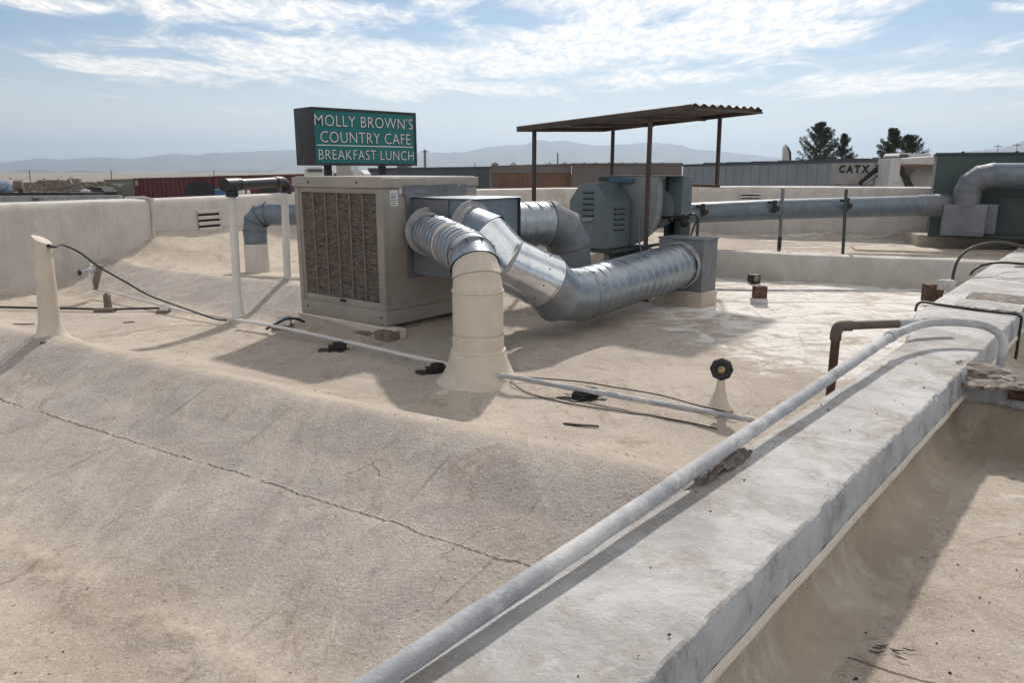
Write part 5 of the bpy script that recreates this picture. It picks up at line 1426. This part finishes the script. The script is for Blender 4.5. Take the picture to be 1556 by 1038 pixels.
# ================================================================ beyond the roof
G = -4.2
def ground():
    R = 14000; N = 72; rings = [0, 8, 20, 45, 90, 180, 360, 800, 1800, 4000, 8000, R]; vs = [(0, 0, G)]; fs = []
    for r_ in rings[1:]:
        for k in range(N):
            a = 2 * math.pi * k / N; vs.append((r_ * math.cos(a), r_ * math.sin(a), G))
    for k in range(N): fs.append((0, 1 + k, 1 + (k + 1) % N))
    for i in range(len(rings) - 2):
        for k in range(N):
            a = 1 + i * N + k; b = 1 + i * N + (k + 1) % N; fs.append((a, b, b + N, a + N))
    t = NT('desert_ground')
    k = t.mix(t.ramp(t.noise(0.02, 9, 0.65), 0.35, 0.65), (0.30, 0.245, 0.18, 1), (0.20, 0.165, 0.125, 1))
    k = t.mix(t.ramp(t.noise(0.6, 8, 0.7), 0.5, 0.7), k, (0.14, 0.125, 0.095, 1))
    t.set(Base_Color=k, Roughness=0.95)
    m = MB(); m.add(vs, fs); o = m.build('desert_ground', t.m); tag(o, kind='structure')
ground()

def ridge(name, prof, D, depth, seed, mat, rough=0.10, x0=None):
    """mountain range with real depth: prof = [(px, py)] crest as seen, at distance D"""
    m = MB(); vs = []; xs = np.arange(prof[0][0], prof[-1][0] + 1, 7.0); ncol = len(xs)
    px_, py_ = [a for a, b in prof], [b for a, b in prof]
    rows = [-1.0, -0.8, -0.6, -0.42, -0.26, -0.12, 0, 0.3, 0.7, 1.0]
    for j, w in enumerate(rows):
        for i, x in enumerate(xs):
            y = float(np.interp(x, px_, py_)); P = at(x, y, D); h = P.z - G
            h0 = h
            n1 = mnoise.noise(Vector((x * 0.02, w * 3, seed))) + 0.5 * mnoise.noise(Vector((x * 0.06, w * 6, seed + 4)))
            f = (1 - abs(w)) ** 1.1
            hh = h0 * f * (1 + (0.35 * n1 * (abs(w) > 0.01))) + (h0 * 0.03 * mnoise.noise(Vector((x * 0.09, 3, seed)))) * (w == 0)
            s = 1 + w * depth / D
            vs.append((P.x * s, D * s, G - 2 + max(0, hh + 2)))
    nr = len(rows)
    m.add(vs, [(j * ncol + i, j * ncol + i + 1, (j + 1) * ncol + i + 1, (j + 1) * ncol + i) for j in range(nr - 1) for i in range(ncol - 1)])
    tag(m.build(name, mat, None, smooth=True), kind='structure')
rockm = simple('mountain_rock', (0.20, 0.165, 0.14), 0.95, 0, 0.35, 0.004, (0.12, 0.11, 0.09), (0.5, 0.7), bump=0)
hillm = simple('hill_rock', (0.14, 0.125, 0.11), 0.95, 0, 0.35, 0.01, (0.1, 0.09, 0.07), (0.5, 0.7), bump=0)
ridge('mountains', [(-120, 250), (-40, 247), (10, 246), (60, 240), (95, 242), (150, 238), (200, 241), (262, 233), (300, 236), (352, 231), (400, 229), (460, 227), (520, 226), (580, 228), (640, 231), (700, 232), (745, 222), (800, 219), (830, 216), (858, 213), (880, 217), (905, 221), (950, 219), (985, 216), (1020, 218), (1060, 227), (1100, 230), (1160, 237), (1230, 246), (1300, 250)], 5200, 1500, 3.0, rockm)
ridge('mountains_right', [(1290, 252), (1350, 246), (1415, 235), (1480, 229), (1520, 225), (1556, 215), (1620, 208), (1700, 214), (1760, 230)], 3600, 900, 9.0, rockm)
ridge('hills', [(-100, 258), (0, 263), (12, 261), (22, 259.5), (35, 258), (60, 257.5), (80, 259), (88, 262), (100, 259.5), (125, 257.8), (150, 260), (168, 260), (190, 262), (240, 262), (300, 260), (420, 259)], 2300, 500, 5.0, hillm)

# ---- rail cars and yard objects
rc = {
    'maroon': simple('maroon_paint', (0.13, 0.022, 0.03), 0.6, 0, 0.3, 0.7, (0.13, 0.05, 0.045), (0.55, 0.75), 0.2, 8),
    'grey_green': simple('grey_olive_paint', (0.20, 0.195, 0.165), 0.7, 0, 0.25, 0.6, bump=0.2, bscale=8),
    'orange': simple('orange_brown_paint', (0.20, 0.10, 0.06), 0.75, 0, 0.35, 0.5, (0.12, 0.085, 0.075), (0.46, 0.64), 0.2, 8),
    'brown_grey': simple('brown_grey_paint', (0.19, 0.135, 0.11), 0.75, 0, 0.3, 0.3, (0.15, 0.14, 0.15), (0.45, 0.65), 0.2, 8),
    'slate': simple('slate_roof_paint', (0.075, 0.085, 0.10), 0.7, 0, 0.3, 0.6),
    'blue_grey': simple('blue_grey_paint', (0.25, 0.285, 0.32), 0.6, 0, 0.2, 0.5, (0.26, 0.25, 0.24), (0.52, 0.72), 0.2, 8),
    'pale_grey': simple('pale_grey_paint', (0.36, 0.35, 0.335), 0.7, 0, 0.25, 0.7, (0.25, 0.2, 0.17), (0.55, 0.72), 0.2, 8),
    'white': simple('off_white_paint', (0.58, 0.57, 0.56), 0.6, 0, 0.2, 0.8, (0.4, 0.38, 0.36), (0.55, 0.7), 0.2, 8),
    'dark': simple('dark_underframe', (0.02, 0.02, 0.022), 0.8, 0, 0.3, 2),
    'tank_blue': simple('faded_blue_paint', (0.20, 0.27, 0.38), 0.6, 0, 0.4, 1.2, (0.42, 0.45, 0.5), (0.48, 0.6)),
    'conc': simple('pale_concrete', (0.33, 0.34, 0.36), 0.8, 0, 0.25, 0.8),
    'rubble': simple('tan_rubble', (0.30, 0.255, 0.20), 0.95, 0, 0.5, 1.5, (0.12, 0.10, 0.085), (0.45, 0.6)),
    'bright_blue': simple('bright_blue_paint', (0.03, 0.13, 0.30), 0.6, 0, 0.3, 2),
}
def car_frame(px0, Y0, px1, Y1):
    A, B = at(px0, 260, Y0), at(px1, 260, Y1); A.z = B.z = 0
    e = (B - A); L = e.length; e.normalize(); n = Vector((-e.y, e.x, 0)); return A, e, n, L
def wheels(t, A, e, n, L, zb, s=0.45):
    for f in (0.10, 0.17, 0.83, 0.90):
        p = A + e * (L * f) + n * 0.4
        MB().lathe(Vector((p.x, p.y, zb - s)), [(s, 0), (s, 0.12), (s * .6, 0.14)], 16, axis=n).build('wheel', rc['dark'], t)
    MB().box(A + e * (L * .06) + n * 0.3 + ZV * (zb - 0.35), (e, n, ZV), (L * .88, 2.2, 0.34)).build('underframe', rc['dark'], t)
def railcar(label, px0, Y0, px1, Y1, zt0, zt1, zb, body, ribs=0, ribd=0.08, roofm=None, group=None, dep=2.8):
    A, e, n, L = car_frame(px0, Y0, px1, Y1)
    t = thing('railcar', label, 'railcar', (A.x, A.y, zb), group)
    vs = [A + ZV * zb, A + e * L + ZV * zb, A + e * L + ZV * zt1, A + ZV * zt0]
    MB().prism(vs, n * dep).build('car_body', body, t)
    for k in range(ribs):
        u = L * (k + 0.5) / ribs; zt = zt0 + (zt1 - zt0) * (k + .5) / ribs
        MB().box(A + e * (u - L / ribs * 0.2) - n * ribd + ZV * (zb + 0.05), (e, n, ZV), (L / ribs * 0.42, ribd, zt - zb - 0.25)).build('side_rib', body, t)
    for z0_, z1_ in ((zt0, zt1),):
        m = MB(); a = A - e * 0.05 - n * (ribd + 0.03); m.prism([a + ZV * (z0_ - 0.12), a + e * (L + .1) + ZV * (z1_ - 0.12), a + e * (L + .1) + ZV * (z1_ + 0.02), a + ZV * (z0_ + 0.02)], n * (dep + 0.16)); m.build('top_rail', roofm or body, t)
    wheels(t, A, e, n, L, zb)
    return t, A, e, n, L
def zat(px, py, Y): return at(px, py, Y).z

t, A, e, n, L = railcar('long dark maroon ribbed container car at left behind the white wall', 203, 74, 322, 73, zat(203, 271, 74), zat(322, 268, 73), -2.6, rc['maroon'], 17, 0.09)
MB().box(A - n * 0.13 + e * 0.1 + ZV * (zat(203, 277, 74) - 0.3), (e, n, ZV), (0.35, 0.04, 0.5)).build('yellow_mark', M['brass'], t)
ar = [A + e * (L * 0.63 + 2.0 * x) - n * 0.10 + ZV * (zat(280, 302, 73) + y) for x, y in ((0, 0), (0.05, 0.9), (0.35, 1.5), (0.8, 1.75), (1.3, 1.5), (1.75, 0.9), (2.0, 0))]
MB().prism(ar, n * 0.05).build('dark_arch_patch', rc['dark'], t)  # flat dark arched shape on the car side
t, A, e, n, L = railcar('maroon container car partly hidden by the black pipe', 324, 73, 520, 72, zat(324, 267.5, 73), zat(520, 263, 72), -2.6, rc['maroon'], 20, 0.09)
t, A, e, n, L = railcar('grey olive hopper car left of the maroon containers', 157, 74.2, 201, 74, zat(155, 273, 74.2), zat(203, 271.5, 74), -1.3, rc['grey_green'], 0, 0.02)
MB().box(A + e * (L * .25) - n * 0.03 + ZV * (zat(170, 281, 73)), (e, n, ZV), (L * .42, 0.02, 0.08)).build('white_scrawl', rc['white'], t)
MB().box(A + e * (L * .45) - n * 0.03 + ZV * (zat(170, 284, 73)), (e, n, ZV), (L * .12, 0.02, 0.12)).build('white_scrawl', rc['white'], t)
railcar('low slate roofed gray car behind the cooler', 560, 70, 744, 69, zat(560, 255.5, 70), zat(744, 253, 69), -2.4, rc['slate'], 14, 0.05)
t, A, e, n, L = railcar('orange brown boxcar seen between cooler and canopy post', 746, 62, 868, 61.5, zat(746, 252, 62), zat(868, 248.5, 61.5), -2.4, rc['orange'], 0, 0.03, rc['brown_grey'])
MB().box(A - n * 0.06 + ZV * (zat(746, 262, 62)), (e, n, ZV), (L, 0.05, zat(746, 253, 62) - zat(746, 262, 62))).build('faded_upper_band', rc['brown_grey'], t)
for k in range(15): MB().box(A - n * 0.07 + e * (0.4 + k * L / 15) + ZV * -2.3, (e, n, ZV), (0.07, 0.05, zat(746, 262, 62) + 2.2)).build('side_rib', rc['orange'], t)
t, A, e, n, L = railcar('brown and grey faded boxcar behind the blower', 870, 61, 1036, 60.5, zat(870, 248, 61), zat(1036, 247.5, 60.5), -2.4, rc['brown_grey'], 22, 0.04)
t, A, e, n, L = railcar('long blue grey covered hopper car lettered CATX', 1038, 58, 1349, 44, zat(1038, 250, 58), zat(1349, 241, 44), -2.2, rc['blue_grey'], 22, 0.05, rc['slate'])
CAT = (A, e, n, L)
for k in range(7):
    q = A + e * (1.0 + k * L / 7.2) + n * 1.0; z = zat(1038, 250, 58) + (zat(1349, 241, 44) - zat(1038, 250, 58)) * (k + .4) / 7.2
    MB().box(Vector((q.x, q.y, z)), (e, n, ZV), (L / 9.5, 0.7, 0.12)).build('roof_hatch', rc['slate'], t)
def car_text():
    u0 = L * (0.0); cu = bpy.data.curves.new('text', 'FONT'); cu.body = 'CATX'; cu.size = 1; cu.space_character = 1.5; cu.offset = 0.06; cu.resolution_u = 2
    to = bpy.data.objects.new('text', cu); me = bpy.data.meshes.new_from_object(to); bpy.data.objects.remove(to); me.materials.clear()
    def hit(px, py):
        o = Vector((0, 0, CAM_H)); r_ = Vector(ray(px, py)); k = ((A - n * 0.085 - o).dot(n)) / r_.dot(n); return o + r_ * k
    p0, p1, p2 = hit(1274, 263), hit(1321, 262), hit(1274, 250.5)
    xs = [v.co.x for v in me.vertices]; ys_ = [v.co.y for v in me.vertices]
    x0, x1, y0, y1 = min(xs), max(xs), min(ys_), max(ys_); base = Vector(t.location)
    hgt = p2.z - p0.z; w = (p1 - p0).dot(e)
    for v in me.vertices:
        a = (v.co.x - x0) / (x1 - x0); c = (v.co.y - y0) / (y1 - y0)
        q = p0 + e * (w * a); v.co = Vector((q.x, q.y, p0.z + hgt * c)) - base
    link('car_lettering', me, rc['dark'], t)
    # worn patch behind the lettering
    a, b = hit(1262, 279), hit(1330, 247); m = MB().box(Vector((a.x, a.y, a.z)) + n * 0.012, (e, n, ZV), ((b - a).dot(e), 0.02, b.z - a.z)); m.build('worn_panel', rc['pale_grey'], t)
    # end ladder struts
    for (x0_, y0_, x1_, y1_, w_) in ((1308, 279, 1333, 256, 0.32), (1312, 279, 1345, 257, 0.12), (1334, 250, 1334, 268, 0.10), (1331, 268, 1346, 268, 0.09)):
        MB().bar(hit(x0_, y0_) - n * 0.03, hit(x1_, y1_) - n * 0.03, w_, w_ * 0.5).build('end_strut', rc['dark'] if w_ != 0.12 else rc['white'], t)
    for k in range(9):
        z_ = 278 - k * 3.2; MB().bar(hit(1341, z_) - n * 0.06, hit(1347, z_) - n * 0.06, 0.05, 0.04).build('ladder_rung', rc['dark'], t)
    a, b = hit(1337, 278), hit(1345, 264); MB().box(a + n * 0.0, (e, n, ZV), ((b - a).dot(e), 0.03, b.z - a.z)).build('blue_patch', rc['bright_blue'], t)
car_text()
# next hopper: pale end post, slanted end sheet and body
Y = 43.0
t = thing('railcar', 'pale hopper car end with slanted slope sheet, right of the CATX car', 'railcar', at(1348, 290, Y))
a = at(1348, 296, Y); MB().box(a, ((1, 0, 0), (0, 1, 0), ZV), (0.56, 2.6, zat(1348, 240, Y) - a.z)).build('end_post', rc['white'], t)
def quad(px, Yq, dep, mat, nm, tt): return MB().prism([at(x, y, Yq) for x, y in px], Vector((0, dep, 0))).build(nm, mat, tt)
quad([(1364, 253), (1366, 296), (1377, 296), (1374, 279)], Y + 0.3, 1.8, rc['white'], 'end_sheet', t)
quad([(1364, 252), (1372, 252), (1396, 296), (1383, 296)], Y + 0.2, 0.25, rc['dark'], 'slope_brace', t)
quad([(1396, 258), (1384, 271), (1381, 267), (1390, 257)], Y + 0.25, 0.2, rc['brown_grey'], 'gusset', t)
quad([(1364, 253), (1440, 252), (1440, 296), (1364, 296)], Y + 0.8, 2.0, rc['pale_grey'], 'car_body', t)
quad([(1363, 250), (1440, 249.5), (1440, 252.5), (1363, 253)], Y + 0.1, 2.6, rc['orange'], 'side_sill', t)
quad([(1363, 241), (1440, 236.5), (1440, 249), (1363, 249.5)], Y + 0.4, 2.4, rc['white'], 'upper_body', t)
t2_ = thing('white_pickup', 'small white truck cab roof showing above the hopper car', 'truck', at(1376, 240, Y + 3))
quad([(1364, 242), (1364, 236), (1368, 232.5), (1384, 232), (1390, 236), (1391, 242)], Y + 3, 1.8, rc['white'], 'cab', t2_)
quad([(1367, 238.5), (1369, 234.5), (1379, 234), (1383, 238)], Y + 2.95, 0.1, rc['slate'], 'window', t2_)
quad([(1392, 242), (1392, 233), (1414, 232.5), (1414, 242)], Y + 3, 1.8, rc['white'], 'load_box', t2_)
# a small white truck behind the sign foot
t3_ = thing('white_van', 'small white van roof showing between cooler lid and sign', 'van', at(470, 262, 40))
quad([(462, 272), (462, 258), (466, 254), (489, 253.5), (494, 258), (494, 272)], 40, 1.9, rc['white'], 'van_body', t3_)
quad([(466, 261), (468, 256.5), (488, 256.5), (490, 261)], 39.95, 0.1, rc['slate'], 'window', t3_)
t3_ = thing('grey_box_truck', 'pale grey box truck showing under the sign between its posts', 'truck', at(520, 262, 45))
quad([(511, 272), (511, 250), (532, 250), (534, 258), (536, 272)], 45, 2.2, rc['pale_grey'], 'box_body', t3_)
quad([(536, 272), (538, 259), (548, 258.5), (554, 264), (554, 272)], 45, 2.0, rc['white'], 'cab', t3_)
t3_ = thing('shed_roof', 'small pale shed top beside the right sign post', 'shed', at(610, 252, 70))
quad([(603, 262), (603, 249), (619, 249), (619, 262)], 70, 3, rc['pale_grey'], 'shed_wall', t3_)
quad([(601, 249.5), (621, 249.5), (621, 248), (601, 248)], 69.5, 4, rc['white'], 'shed_roof_sheet', t3_)
# blue tank with rusty end, flat car with timber, rubble, black machine, pale barrier at far left
t = thing('storage_tank', 'faded blue horizontal tank with rusty brown end at far left', 'tank', at(30, 297, 58))
c0, c1 = at(-60, 285.5, 56), at(22, 285.5, 58); c1.z = c0.z = at(20, 285.5, 58).z; R = 0.62; ddt = (c1 - c0).normalized()
tr = (c1 - c0); Rr = (at(20, 274, 58).z - at(20, 297.5, 58).z) / 2
MB().tube([c0, c1], Rr, 28, caps=False).build('tank_shell', rc['tank_blue'], t, smooth=True)
e1 = (Vector((0.72, -0.69, 0)))
MB().lathe(c1 - ddt * 0.01, [(Rr, 0), (Rr * 1.02, 0.02), (Rr * 1.02, 0.5), (Rr * 0.99, 0.55), (Rr * .5, 0.60), (0.01, 0.62)], 28, axis=u2(ddt.x, ddt.y - 0.25)).build('tank_end', rc['orange'], t, smooth=True)
for (x, y) in ((24, 294), (32, 290)): MB().cbox(at(x, y, 56.9), (0.25, 0.1, 0.3)).build('end_fitting', rc['dark'] if x > 25 else rc['white'], t)
t = thing('flat_wagon', 'low brown flat wagon deck in front of the rubble pile', 'wagon', at(80, 297, 56))
MB().box(at(-40, 298, 56), ((1, 0, 0), (0, 1, 0), ZV), (8.2, 2.6, 0.25)).build('deck', rc['dark'], t)
r = random.Random(8)
for k in range(9):
    a = at(40 + 9 * k, 295.0 - 2.2 * r.random(), 56.1); b = at(52 + 9.2 * k, 294.6 - 2.2 * r.random(), 56.3)
    MB().bar(a, b, 0.2, 0.16).build('timber', rc['orange'] if k % 3 else rc['brown_grey'], t)
def rubble():
    m = MB(); r = random.Random(2)
    for k in range(420):
        px = r.uniform(42, 158); top = np.interp(px, [42, 60, 75, 100, 118, 135, 158], [280, 277, 277, 274, 274, 278, 277]); y = r.uniform(top, 294)
        P = at(px, y, 66 + (290 - y) * 0.15 + r.uniform(0, 1)); s = r.uniform(0.15, 0.5)
        m.cbox(P, (s * r.uniform(.6, 2.2), s, s * r.uniform(.4, 1)), r.uniform(0, 3))
    m.bar(at(62, 290, 64.5), at(108, 276, 65), 0.5, 0.35); m.bar(at(66, 286, 64.5), at(95, 279, 65), 0.3, 0.25)
    tag(m.build('rubble_pile', rc['rubble'], None, rough=0.06, rscale=2), 'tan pile of broken rubble in the rail yard at left', 'rubble', kind='stuff')
    # earth bank the rubble lies on
    mm = MB(); vs = []
    for j, (dy, hh) in enumerate(((0, 0), (3, .65), (6, 1), (14, 1), (25, 0))):
        for i in range(30):
            px = 40 + i * 4.2; P = at(px, np.interp(px, [40, 60, 100, 130, 165], [281, 279, 277, 279, 282]) , 70); h = P.z - G
            vs.append((P.x * (66 + dy) / 70, 66 + dy, G + h * hh + 0.25 * mnoise.noise(Vector((i * .6, j * 2, 1))) * (hh > 0)))
    mm.add(vs, [(j * 30 + i, j * 30 + i + 1, (j + 1) * 30 + i + 1, (j + 1) * 30 + i) for j in range(4) for i in range(29)])
    tag(mm.build('earth_bank', rc['rubble'], None), kind='structure')
rubble()
t = thing('black_machine', 'black machine with small white and blue parts between rubble and hopper car', 'machine', at(145, 297, 62))
quad([(131, 297), (132, 285), (140, 283.5), (153, 285), (159, 292), (158, 297)], 62, 2, rc['dark'], 'machine_body', t)
quad([(122, 290), (124, 287.5), (133, 288.5), (137, 296), (133, 297), (129, 292)], 61.5, 0.6, rc['white'], 'white_arm', t)
quad([(108, 293), (110, 288), (126, 289), (127, 294)], 61.7, 0.8, rc['slate'], 'blue_cover', t)
t = thing('concrete_barrier', 'long pale concrete barrier along the yard at far left', 'barrier', at(80, 305, 50))
for k in range(12):
    a = at(-50 + 19.4 * k, 311 - 0.0 * k, 50); b = at(-50 + 19.4 * (k + 1) - 0.6, 311, 50)
    MB().box(Vector((a.x, a.y, a.z - 2.2)), ((1, 0, 0), (0, 1, 0), ZV), (b.x - a.x, 0.5, at(0, 298 - 0.1 * k, 50).z - a.z + 2.2)).build('barrier_segment', rc['conc'], t)
quad([(49, 306), (49, 301), (58, 301), (58, 306)], 49.9, 0.05, rc['slate'], 'stencil_mark', t)
t = thing('blue_container', 'small bright blue container below the black pipe', 'container', at(335, 290, 52))
MB().box(at(327, 298, 52), ((1, 0, 0), (0, 1, 0), ZV), (0.9, 1.2, 0.5)).build('container_body', rc['bright_blue'], t)
MB().box(at(327, 288.6, 52) - Vector((0.02, 0.02, 0)), ((1, 0, 0), (0, 1, 0), ZV), (0.94, 1.24, 0.05)).build('container_lid', rc['tank_blue'], t)
t = thing('stacked_pallets', 'little stack of pale objects behind the gap between the white pipes', 'yard stack', at(370, 292, 52))
for k, x in enumerate((361, 367, 375)): quad([(x, 295), (x - 1, 289), (x + 2, 288.5), (x + 3.5, 295)], 52, 0.3, rc['white'], 'pale_board', t)
quad([(395, 296), (395, 285), (422, 284), (422, 296)], 54, 1.5, rc['dark'], 'dark_box', t)

# tree tops, poles, spire
def conifer(label, px, ytop, ybase, Y, wl, wr, seed, nb=46):
    """broad ragged pine: trunk, upswept limbs ending in needle clumps"""
    r = random.Random(seed); base = at(px, ybase, Y); top = at(px, ytop, Y); gz = G
    t = thing('pine_tree', label, 'tree', (base.x, base.y, gz), 'dark pines beyond the railcars')
    H = top.z - gz
    P0, P1 = Vector((base.x, base.y, gz)), Vector((top.x, top.y, top.z - H * 0.04))
    trunk = MB(); trunk.tube([P0, P0.lerp(P1, .5), P1], [H * 0.03, H * 0.02, H * 0.004], 8)
    crown = MB(); zb = base.z - 1.5; s = Y / F
    for k in range(nb):
        f = (k + r.random()) / nb; z = zb + (top.z - zb) * f
        a = r.uniform(0, 2 * math.pi); side = wr if math.cos(a) > 0 else wl
        reach = side * s * (1.12 - f ** 1.9) * r.uniform(0.7, 1.2)
        st = Vector((P0.x + (P1.x - P0.x) * f, P0.y, z)); up = reach * r.uniform(0.35, 0.95)
        tip = st + Vector((math.cos(a) * reach, math.sin(a) * reach, up)); tip.z = min(tip.z, top.z)
        mid = st.lerp(tip, 0.5) - ZV * reach * 0.10
        trunk.tube([st, mid, tip], [0.035 * s / .05, 0.02 * s / .05, 0.008 * s / .05], 5)
        path = catmull([st, mid, tip], 5)
        for q in path[2:]:
            g = (q - st).length / max(reach, .01)
            nleaf = 12; cr = s * r.uniform(2.8, 4.8) * (1.15 - 0.45 * g)
            for _ in range(nleaf * 2):
                d = Vector((r.gauss(0, 1), r.gauss(0, 1), r.gauss(0, 1))).normalized(); o = q + d * cr * r.random() ** .5
                dd = (d + (tip - st).normalized() * 0.9 + ZV * 0.4).normalized(); L_ = s * r.uniform(1.3, 2.6); w = dd.cross(Vector((r.gauss(0, 1), r.gauss(0, 1), r.gauss(0, 1)))).normalized() * s * 0.55
                crown.add([o - w, o + w, o + dd * L_], [(0, 1, 2)])
    trunk.build('trunk', M['wood'], t); crown.build('crown', M['needles'], t)
M['needles'] = simple('pine_needles', (0.055, 0.078, 0.040), 0.85, 0, 0.4, 1.2, (0.095, 0.115, 0.06), (0.5, 0.65), bump=0)
conifer('tall dark pine left of its smaller neighbour above the blue grey car', 1249, 188, 240, 62, 30, 24, 1, 80)
conifer('small dark pine just right of the tall pine', 1282, 205, 240, 64, 15, 16, 2, 36)
conifer('wide low dark pine with two tops near the white truck roof', 1358, 197, 240, 60, 24, 22, 5, 60)
conifer('low spreading pine partly behind the wide pine', 1380, 207, 240, 61, 20, 26, 6, 46)
t = thing('pale_spire', 'slender pale jagged spire showing above the blue grey car', 'spire', at(1197, 242, 66))
q = [at(x, y, 66) for x, y in ((1191, 244), (1192.5, 223), (1195, 219), (1199, 225), (1202, 232), (1202.5, 244))]
MB().prism(q, Vector((0, 0.5, 0))).build('spire_body', rc['white'], t)
MB().prism([at(x, y, 65.95) for x, y in ((1196, 221), (1199, 224), (1202.2, 231), (1202.6, 243), (1200, 243), (1199, 230))], Vector((0, 0.3, 0))).build('dark_side', rc['dark'], t)
def pole(px, ytop, ybase, Y, label, arms=True, w=0.22):
    b = at(px, ybase, Y); a = at(px, ytop, Y); t = thing('utility_pole', label, 'utility pole', (b.x, b.y, G), 'utility poles on the plain')
    MB().tube([Vector((b.x, b.y, G)), Vector((a.x, a.y, a.z))], [w, w * .7], 8).build('pole_shaft', M['wood'], t)
    if arms:
        s = Y / F
        MB().bar(Vector((a.x - 6 * s, a.y, a.z - 3.2 * s)), Vector((a.x + 6 * s, a.y, a.z - 3.2 * s)), 0.9 * s, 0.8 * s).build('crossarm', M['wood'], t)
        for f in (-5, -2, 2, 5): MB().lathe(Vector((a.x + f * s, a.y, a.z - 2.8 * s)), [(0.4 * s, 0), (0.5 * s, 0.5 * s), (0.2 * s, 1.0 * s)], 6).build('insulator', M['black'], t)
pole(645.5, 227, 254, 105, 'dark utility pole with crossarm just right of the sign')
pole(847.5, 232, 250, 190, 'distant pole standing between the two left canopy posts', False, 0.25)
pole(44.5, 258, 275, 140, 'small pole above the blue tank at far left', False, 0.12)
pole(168.5, 257, 273, 140, 'thin pole above the grey olive hopper car', False, 0.12)
pole(324.5, 257, 268, 150, 'tiny thin pole above the maroon containers', False, 0.1)
pole(721.5, 246, 254, 150, 'tiny thin pole above the slate roofed car', False, 0.1)
for k, (px, y) in enumerate(((1517, 219), (1546, 217))):
    pole(px, y, 236, 120, ('pole with crossarm above the green unit, the left one of two', 'pole with crossarm above the green unit at the picture edge')[k], True, 0.06)
# far line of tank cars and scrub on the plain
r = random.Random(12)
ORD = ['first', 'second', 'third', 'fourth', 'fifth', 'sixth', 'seventh', 'eighth', 'ninth', 'tenth', 'eleventh']
for k, (px, w) in enumerate(((752, 10), (780, 9), (835, 12), (858, 10), (888, 9), (905, 8), (925, 12), (945, 9), (965, 13), (990, 10), (1006, 16))):
    Y = 180; p = at(px, 254, Y); s = Y / F
    t = thing('tank_car', ('far small tank car on the plain, %s from the left in the distant line' % ORD[k]), 'tank car', p, 'far tank cars')
    MB().tube([p + ZV * 3.2 * s - Vector((w * .5 * s, 0, 0)), p + ZV * 3.2 * s + Vector((w * .5 * s, 0, 0))], 3.0 * s, 12).build('tank_shell', rc['pale_grey' if k % 3 else 'brown_grey'], t, smooth=True)
    MB().cbox(p + ZV * 6.4 * s, (2.4 * s, 2 * s, 1.6 * s)).build('dome', rc['slate'], t)
    MB().box(p - Vector((w * .5 * s, s, 0)) - ZV * 3.0, ((1, 0, 0), (0, 1, 0), ZV), (w * s, 2 * s, 3.2)).build('underframe', rc['dark'], t)
# scrub
sb = MB()
for k in range(350):
    Y = 90 * math.exp(r.uniform(0, 2.9)); x = r.uniform(-0.85, 0.8) * Y; s = r.uniform(.3, .8)
    sb.lathe(Vector((x, Y, G - .1)), [(s, 0), (s * 1.1, s * .4), (s * .6, s * .9), (.05, s * 1.1)], 6)
o = sb.build('desert_scrub', M['scrub'] if 'scrub' in M else simple('scrub_leaves', (0.10, 0.10, 0.06), 0.9, 0, 0.4, 1, bump=0), None, rough=0.25, rscale=1.5)
tag(o, 'low desert scrub scattered over the plain', 'scrub', kind='stuff')

# ---- haze
def haze():
    m = MB().box((-9000, -600, G - 1.2), ((1, 0, 0), (0, 1, 0), ZV), (18000, 9000, 290))
    mat = bpy.data.materials.new('haze_air'); mat.use_nodes = True; N = mat.node_tree.nodes; N.clear()
    out = N.new('ShaderNodeOutputMaterial'); v = N.new('ShaderNodeVolumePrincipled')
    v.inputs['Color'].default_value = (0.60, 0.79, 1.0, 1); v.inputs['Density'].default_value = 0.00021; v.inputs['Anisotropy'].default_value = 0.5
    mat.node_tree.links.new(v.outputs[0], out.inputs['Volume'])
    o = m.build('haze', mat); tag(o, kind='stuff'); o.display_type = 'WIRE'
haze()
